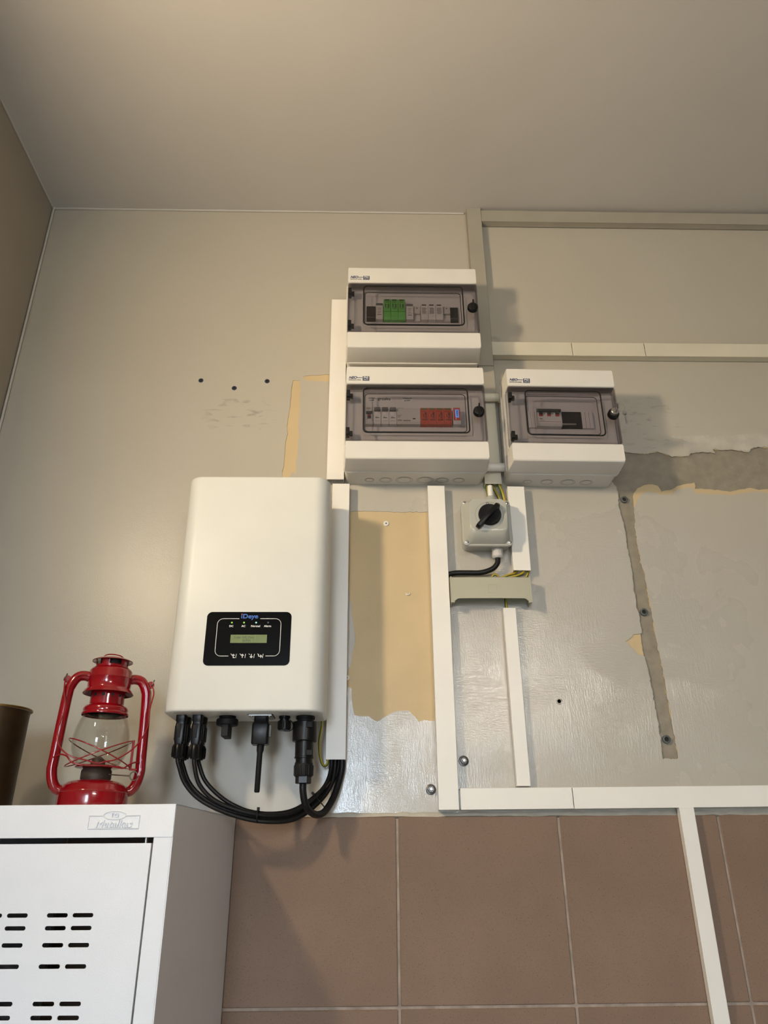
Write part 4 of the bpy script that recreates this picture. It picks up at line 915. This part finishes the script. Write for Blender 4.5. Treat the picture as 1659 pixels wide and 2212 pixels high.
B().lathe([(.0375, zz(.2185)), (.0382, zz(.2200)), (.0375, zz(.2225)), (.0360, zz(.2240)), (.0365, zz(.2290)), (.0340, zz(.2330)), (.0290, zz(.2345)), (.0280, zz(.2360))], n=44, cap=False).obj('globe_plate', 'red_enamel', ln, 45)
B().lathe([(.0280, zz(.2345)), (.0275, zz(.2650))], n=44, cap=False).obj('chimney', 'red_enamel', ln, 60)
B().lathe([(.0262, zz(.2200)), (.0262, zz(.2650)), (.0, zz(.2652))], n=30, cap=False).obj('chimney_lining', 'soot', ln, 60)
for i in range(12):
    a = 2 * math.pi * i / 12 + .2; c, s = math.cos(a), math.sin(a)
    hb = B(); L = []
    for dd in (.0268, .0284): L.append([(dd * c - .0026 * math.cos(q * math.pi / 6) * s, dd * s + .0026 * math.cos(q * math.pi / 6) * c, zz(.2505) + .0028 * math.sin(q * math.pi / 6)) for q in range(12)])
    hb.loft(L); hb.obj('vent_hole', 'soot', ln, 0)
B().lathe([(.0412, zz(.2545)), (.0416, zz(.2550)), (.0390, zz(.2600)), (.0360, zz(.2625)), (.0355, zz(.2640)), (.0360, zz(.2800)), (.0365, zz(.2808)), (.0360, zz(.2816)), (.0352, zz(.2930)), (.0315, zz(.2975)), (.0255, zz(.2990))], n=48, cap=False).obj('air_chamber', 'red_enamel', ln, 40)
B().lathe([(.0325, zz(.2640)), (.0325, zz(.2800)), (.0318, zz(.2920)), (.0, zz(.2975))], n=30, cap=False).obj('chamber_lining', 'soot', ln, 60)
# cap with oval openings: posts between a lower ring and the hat
B().lathe([(.0240, zz(.2980)), (.0262, zz(.2990)), (.0268, zz(.3025)), (.0255, zz(.3030)), (.0250, zz(.2990))], n=40, cap=False).obj('cap_ring', 'red_enamel', ln, 45)
for i in range(5):
    a0 = 2 * math.pi * i / 5 + .45; b = B(); L = []
    for q in range(7):
        a = a0 + (q - 3) * .085; wz = .0022 * (abs(q - 3) / 3) ** 2
        L.append([(r * math.cos(a), r * math.sin(a), z) for r, z in ((.0266, zz(.3020)), (.0270, zz(.3125)), (.0260, zz(.3125)), (.0256, zz(.3020)))])
    b.loft(L); b.obj('cap_post', 'red_enamel', ln, 45)
B().lathe([(.0335, zz(.3098)), (.0338, zz(.3106)), (.0290, zz(.3135)), (.0180, zz(.3165)), (.0, zz(.3175)), (.0, zz(.3150)), (.0250, zz(.3118)), (.0325, zz(.3096))], n=44, cap=False).obj('hat', 'red_enamel', ln, 45)
B().lathe([(.0200, zz(.2980)), (.0200, zz(.3130))], n=24).obj('cap_lining', 'soot', ln, 60)
B().tube(spline([(-.013, 0, zz(.3160)), (-.0145, 0, zz(.3205)), (-.006, 0, zz(.3235)), (.008, 0, zz(.3230)), (.0155, 0, zz(.3195)), (.012, 0, zz(.3160))]), .0011, 8).obj('cap_loop', 'red_enamel', ln, 60)
for s in (-1, 1):
    P = spline([(s * .030, 0, zz(.2800)), (s * .040, 0, zz(.2830)), (s * .0520, 0, zz(.2800)), (s * .0605, 0, zz(.2660)), (s * .0640, 0, zz(.2450)), (s * .0675, 0, zz(.1500)), (s * .0680, 0, zz(.1300)), (s * .0640, 0, zz(.1120)), (s * .0560, 0, zz(.1010)), (s * .0440, 0, zz(.0990))], 8)
    L = []
    for i, p in enumerate(P):
        tv = (P[min(i + 1, len(P) - 1)] - P[max(i - 1, 0)]).normalized(); sd = tv.cross(Vector((0, 1, 0)))
        L.append([p + sd * (.0085 * math.cos(q * math.pi / 8)) + Vector((0, 1, 0)) * (.0095 * math.sin(q * math.pi / 8)) for q in range(16)])
    b = B(); b.loft(L); b.obj('side_tube', 'red_enamel', ln, 60)
    b = B(); b.tube([P[i] + (P[i + 1] - P[i]).normalized().cross(Vector((0, 1, 0))) * -.0 + Vector((0, -.0100, 0)) for i in range(6, 52)], .0006, 6); b.obj('tube_seam', 'red_enamel', ln, 60)
    b = B(); b.lathe([(.0062, -.0010), (.0062, .0010)], (s * .0680, 0, zz(.2755)), 'y', 20); b.box(s * .064 - .004, s * .064 + .004, -.0009, .0009, zz(.2640), zz(.2760)); ear = b.obj('bail_ear', 'red_matte', ln, 40)
    B().tube([(s * .0715 + .0018 * math.cos(a * math.pi / 6), .0055 * math.sin(a * math.pi / 6), zz(.2790) + .0060 * math.cos(a * math.pi / 6) * .9) for a in range(12)], .0011, 6, True).obj('bail_eye', 'bare_wire', ear, 60)
# carrying bail, hanging down in front
bail = [(-.0715, -.004, zz(.2740)), (-.0700, -.012, zz(.2520)), (-.0640, -.024, zz(.2250)), (-.0690, -.040, zz(.1900)), (-.0660, -.050, zz(.1650)), (-.0480, -.058, zz(.1470)), (-.0200, -.062, zz(.1395)), (-.0040, -.063, zz(.1360)), (.0060, -.063, zz(.1385)), (.0250, -.061, zz(.1440)), (.0500, -.056, zz(.1640)), (.0660, -.044, zz(.1950)), (.0690, -.026, zz(.2300)), (.0740, -.010, zz(.2580)), (.0715, -.004, zz(.2720))]
B().tube(spline(bail, 8), .0012, 8).obj('bail', 'red_enamel', ln, 60)
# globe guard: two tilted wire hoops and the lifting wire below
for ph in (math.pi / 2, -math.pi / 2):
    R = .0505; pts = []
    for a in range(40):
        q = a * math.pi / 20; pts.append((R * math.cos(q), R * math.sin(q) * .98, zz(.1575) + .0215 * math.sin(q + ph)))
    B().tube(pts, .0010, 8, True).obj('guard_hoop', 'red_enamel', ln, 60)
B().tube(spline([(-.0690, -.0095, zz(.1480)), (-.0600, -.018, zz(.1520)), (-.0500, -.026, zz(.1490)), (-.0400, -.034, zz(.1385)), (-.0200, -.038, zz(.1350)), (.0, -.039, zz(.1350)), (.0220, -.037, zz(.1345)), (.0380, -.032, zz(.1330)), (.0460, -.024, zz(.1390)), (.0560, -.016, zz(.1440)), (.0640, -.010, zz(.1450))], 6), .0014, 8).obj('lift_wire', 'red_enamel', ln, 60)
B().box(.0490, .0530, -.012, -.008, zz(.1340), zz(.1800)).box(.0490, .0620, -.012, -.008, zz(.1320), zz(.1350)).obj('lift_lever', 'red_matte', ln, 0, .001)
B().tube([(.018, -.018, zz(.1240)), (.0500, -.030, zz(.1215))], .0010, 6).tube([(.0560 + .0062 * math.cos(a * math.pi / 8), -.033, zz(.1215) + .0066 * math.sin(a * math.pi / 8)) for a in range(16)], .0010, 6, True).obj('wick_key', 'bare_wire', ln, 60)

# ------------------------------------------------------------------ brass vessel on the locker
bv = thing('brass_vase', 'tarnished brass cylinder vase with rolled rim on the locker', 'vase', (-.6205, -.200, LT))
Hb = .2290 - (LT - ZC)
B().lathe([(.0470, 0), (.0480, .001), (.0480, .004), (.0475, .02), (.0492, Hb - .008), (.0500, Hb - .002), (.0492, Hb - .002), (.0480, Hb - .008), (.0462, .02), (.0, .006)], n=56, cap=False).obj('body', 'brass', bv, 50)
B().tube([(.0512 * math.cos(a * math.pi / 28), .0512 * math.sin(a * math.pi / 28), Hb) for a in range(56)], .0022, 8, True).obj('rim', 'brass_rim', bv, 60)
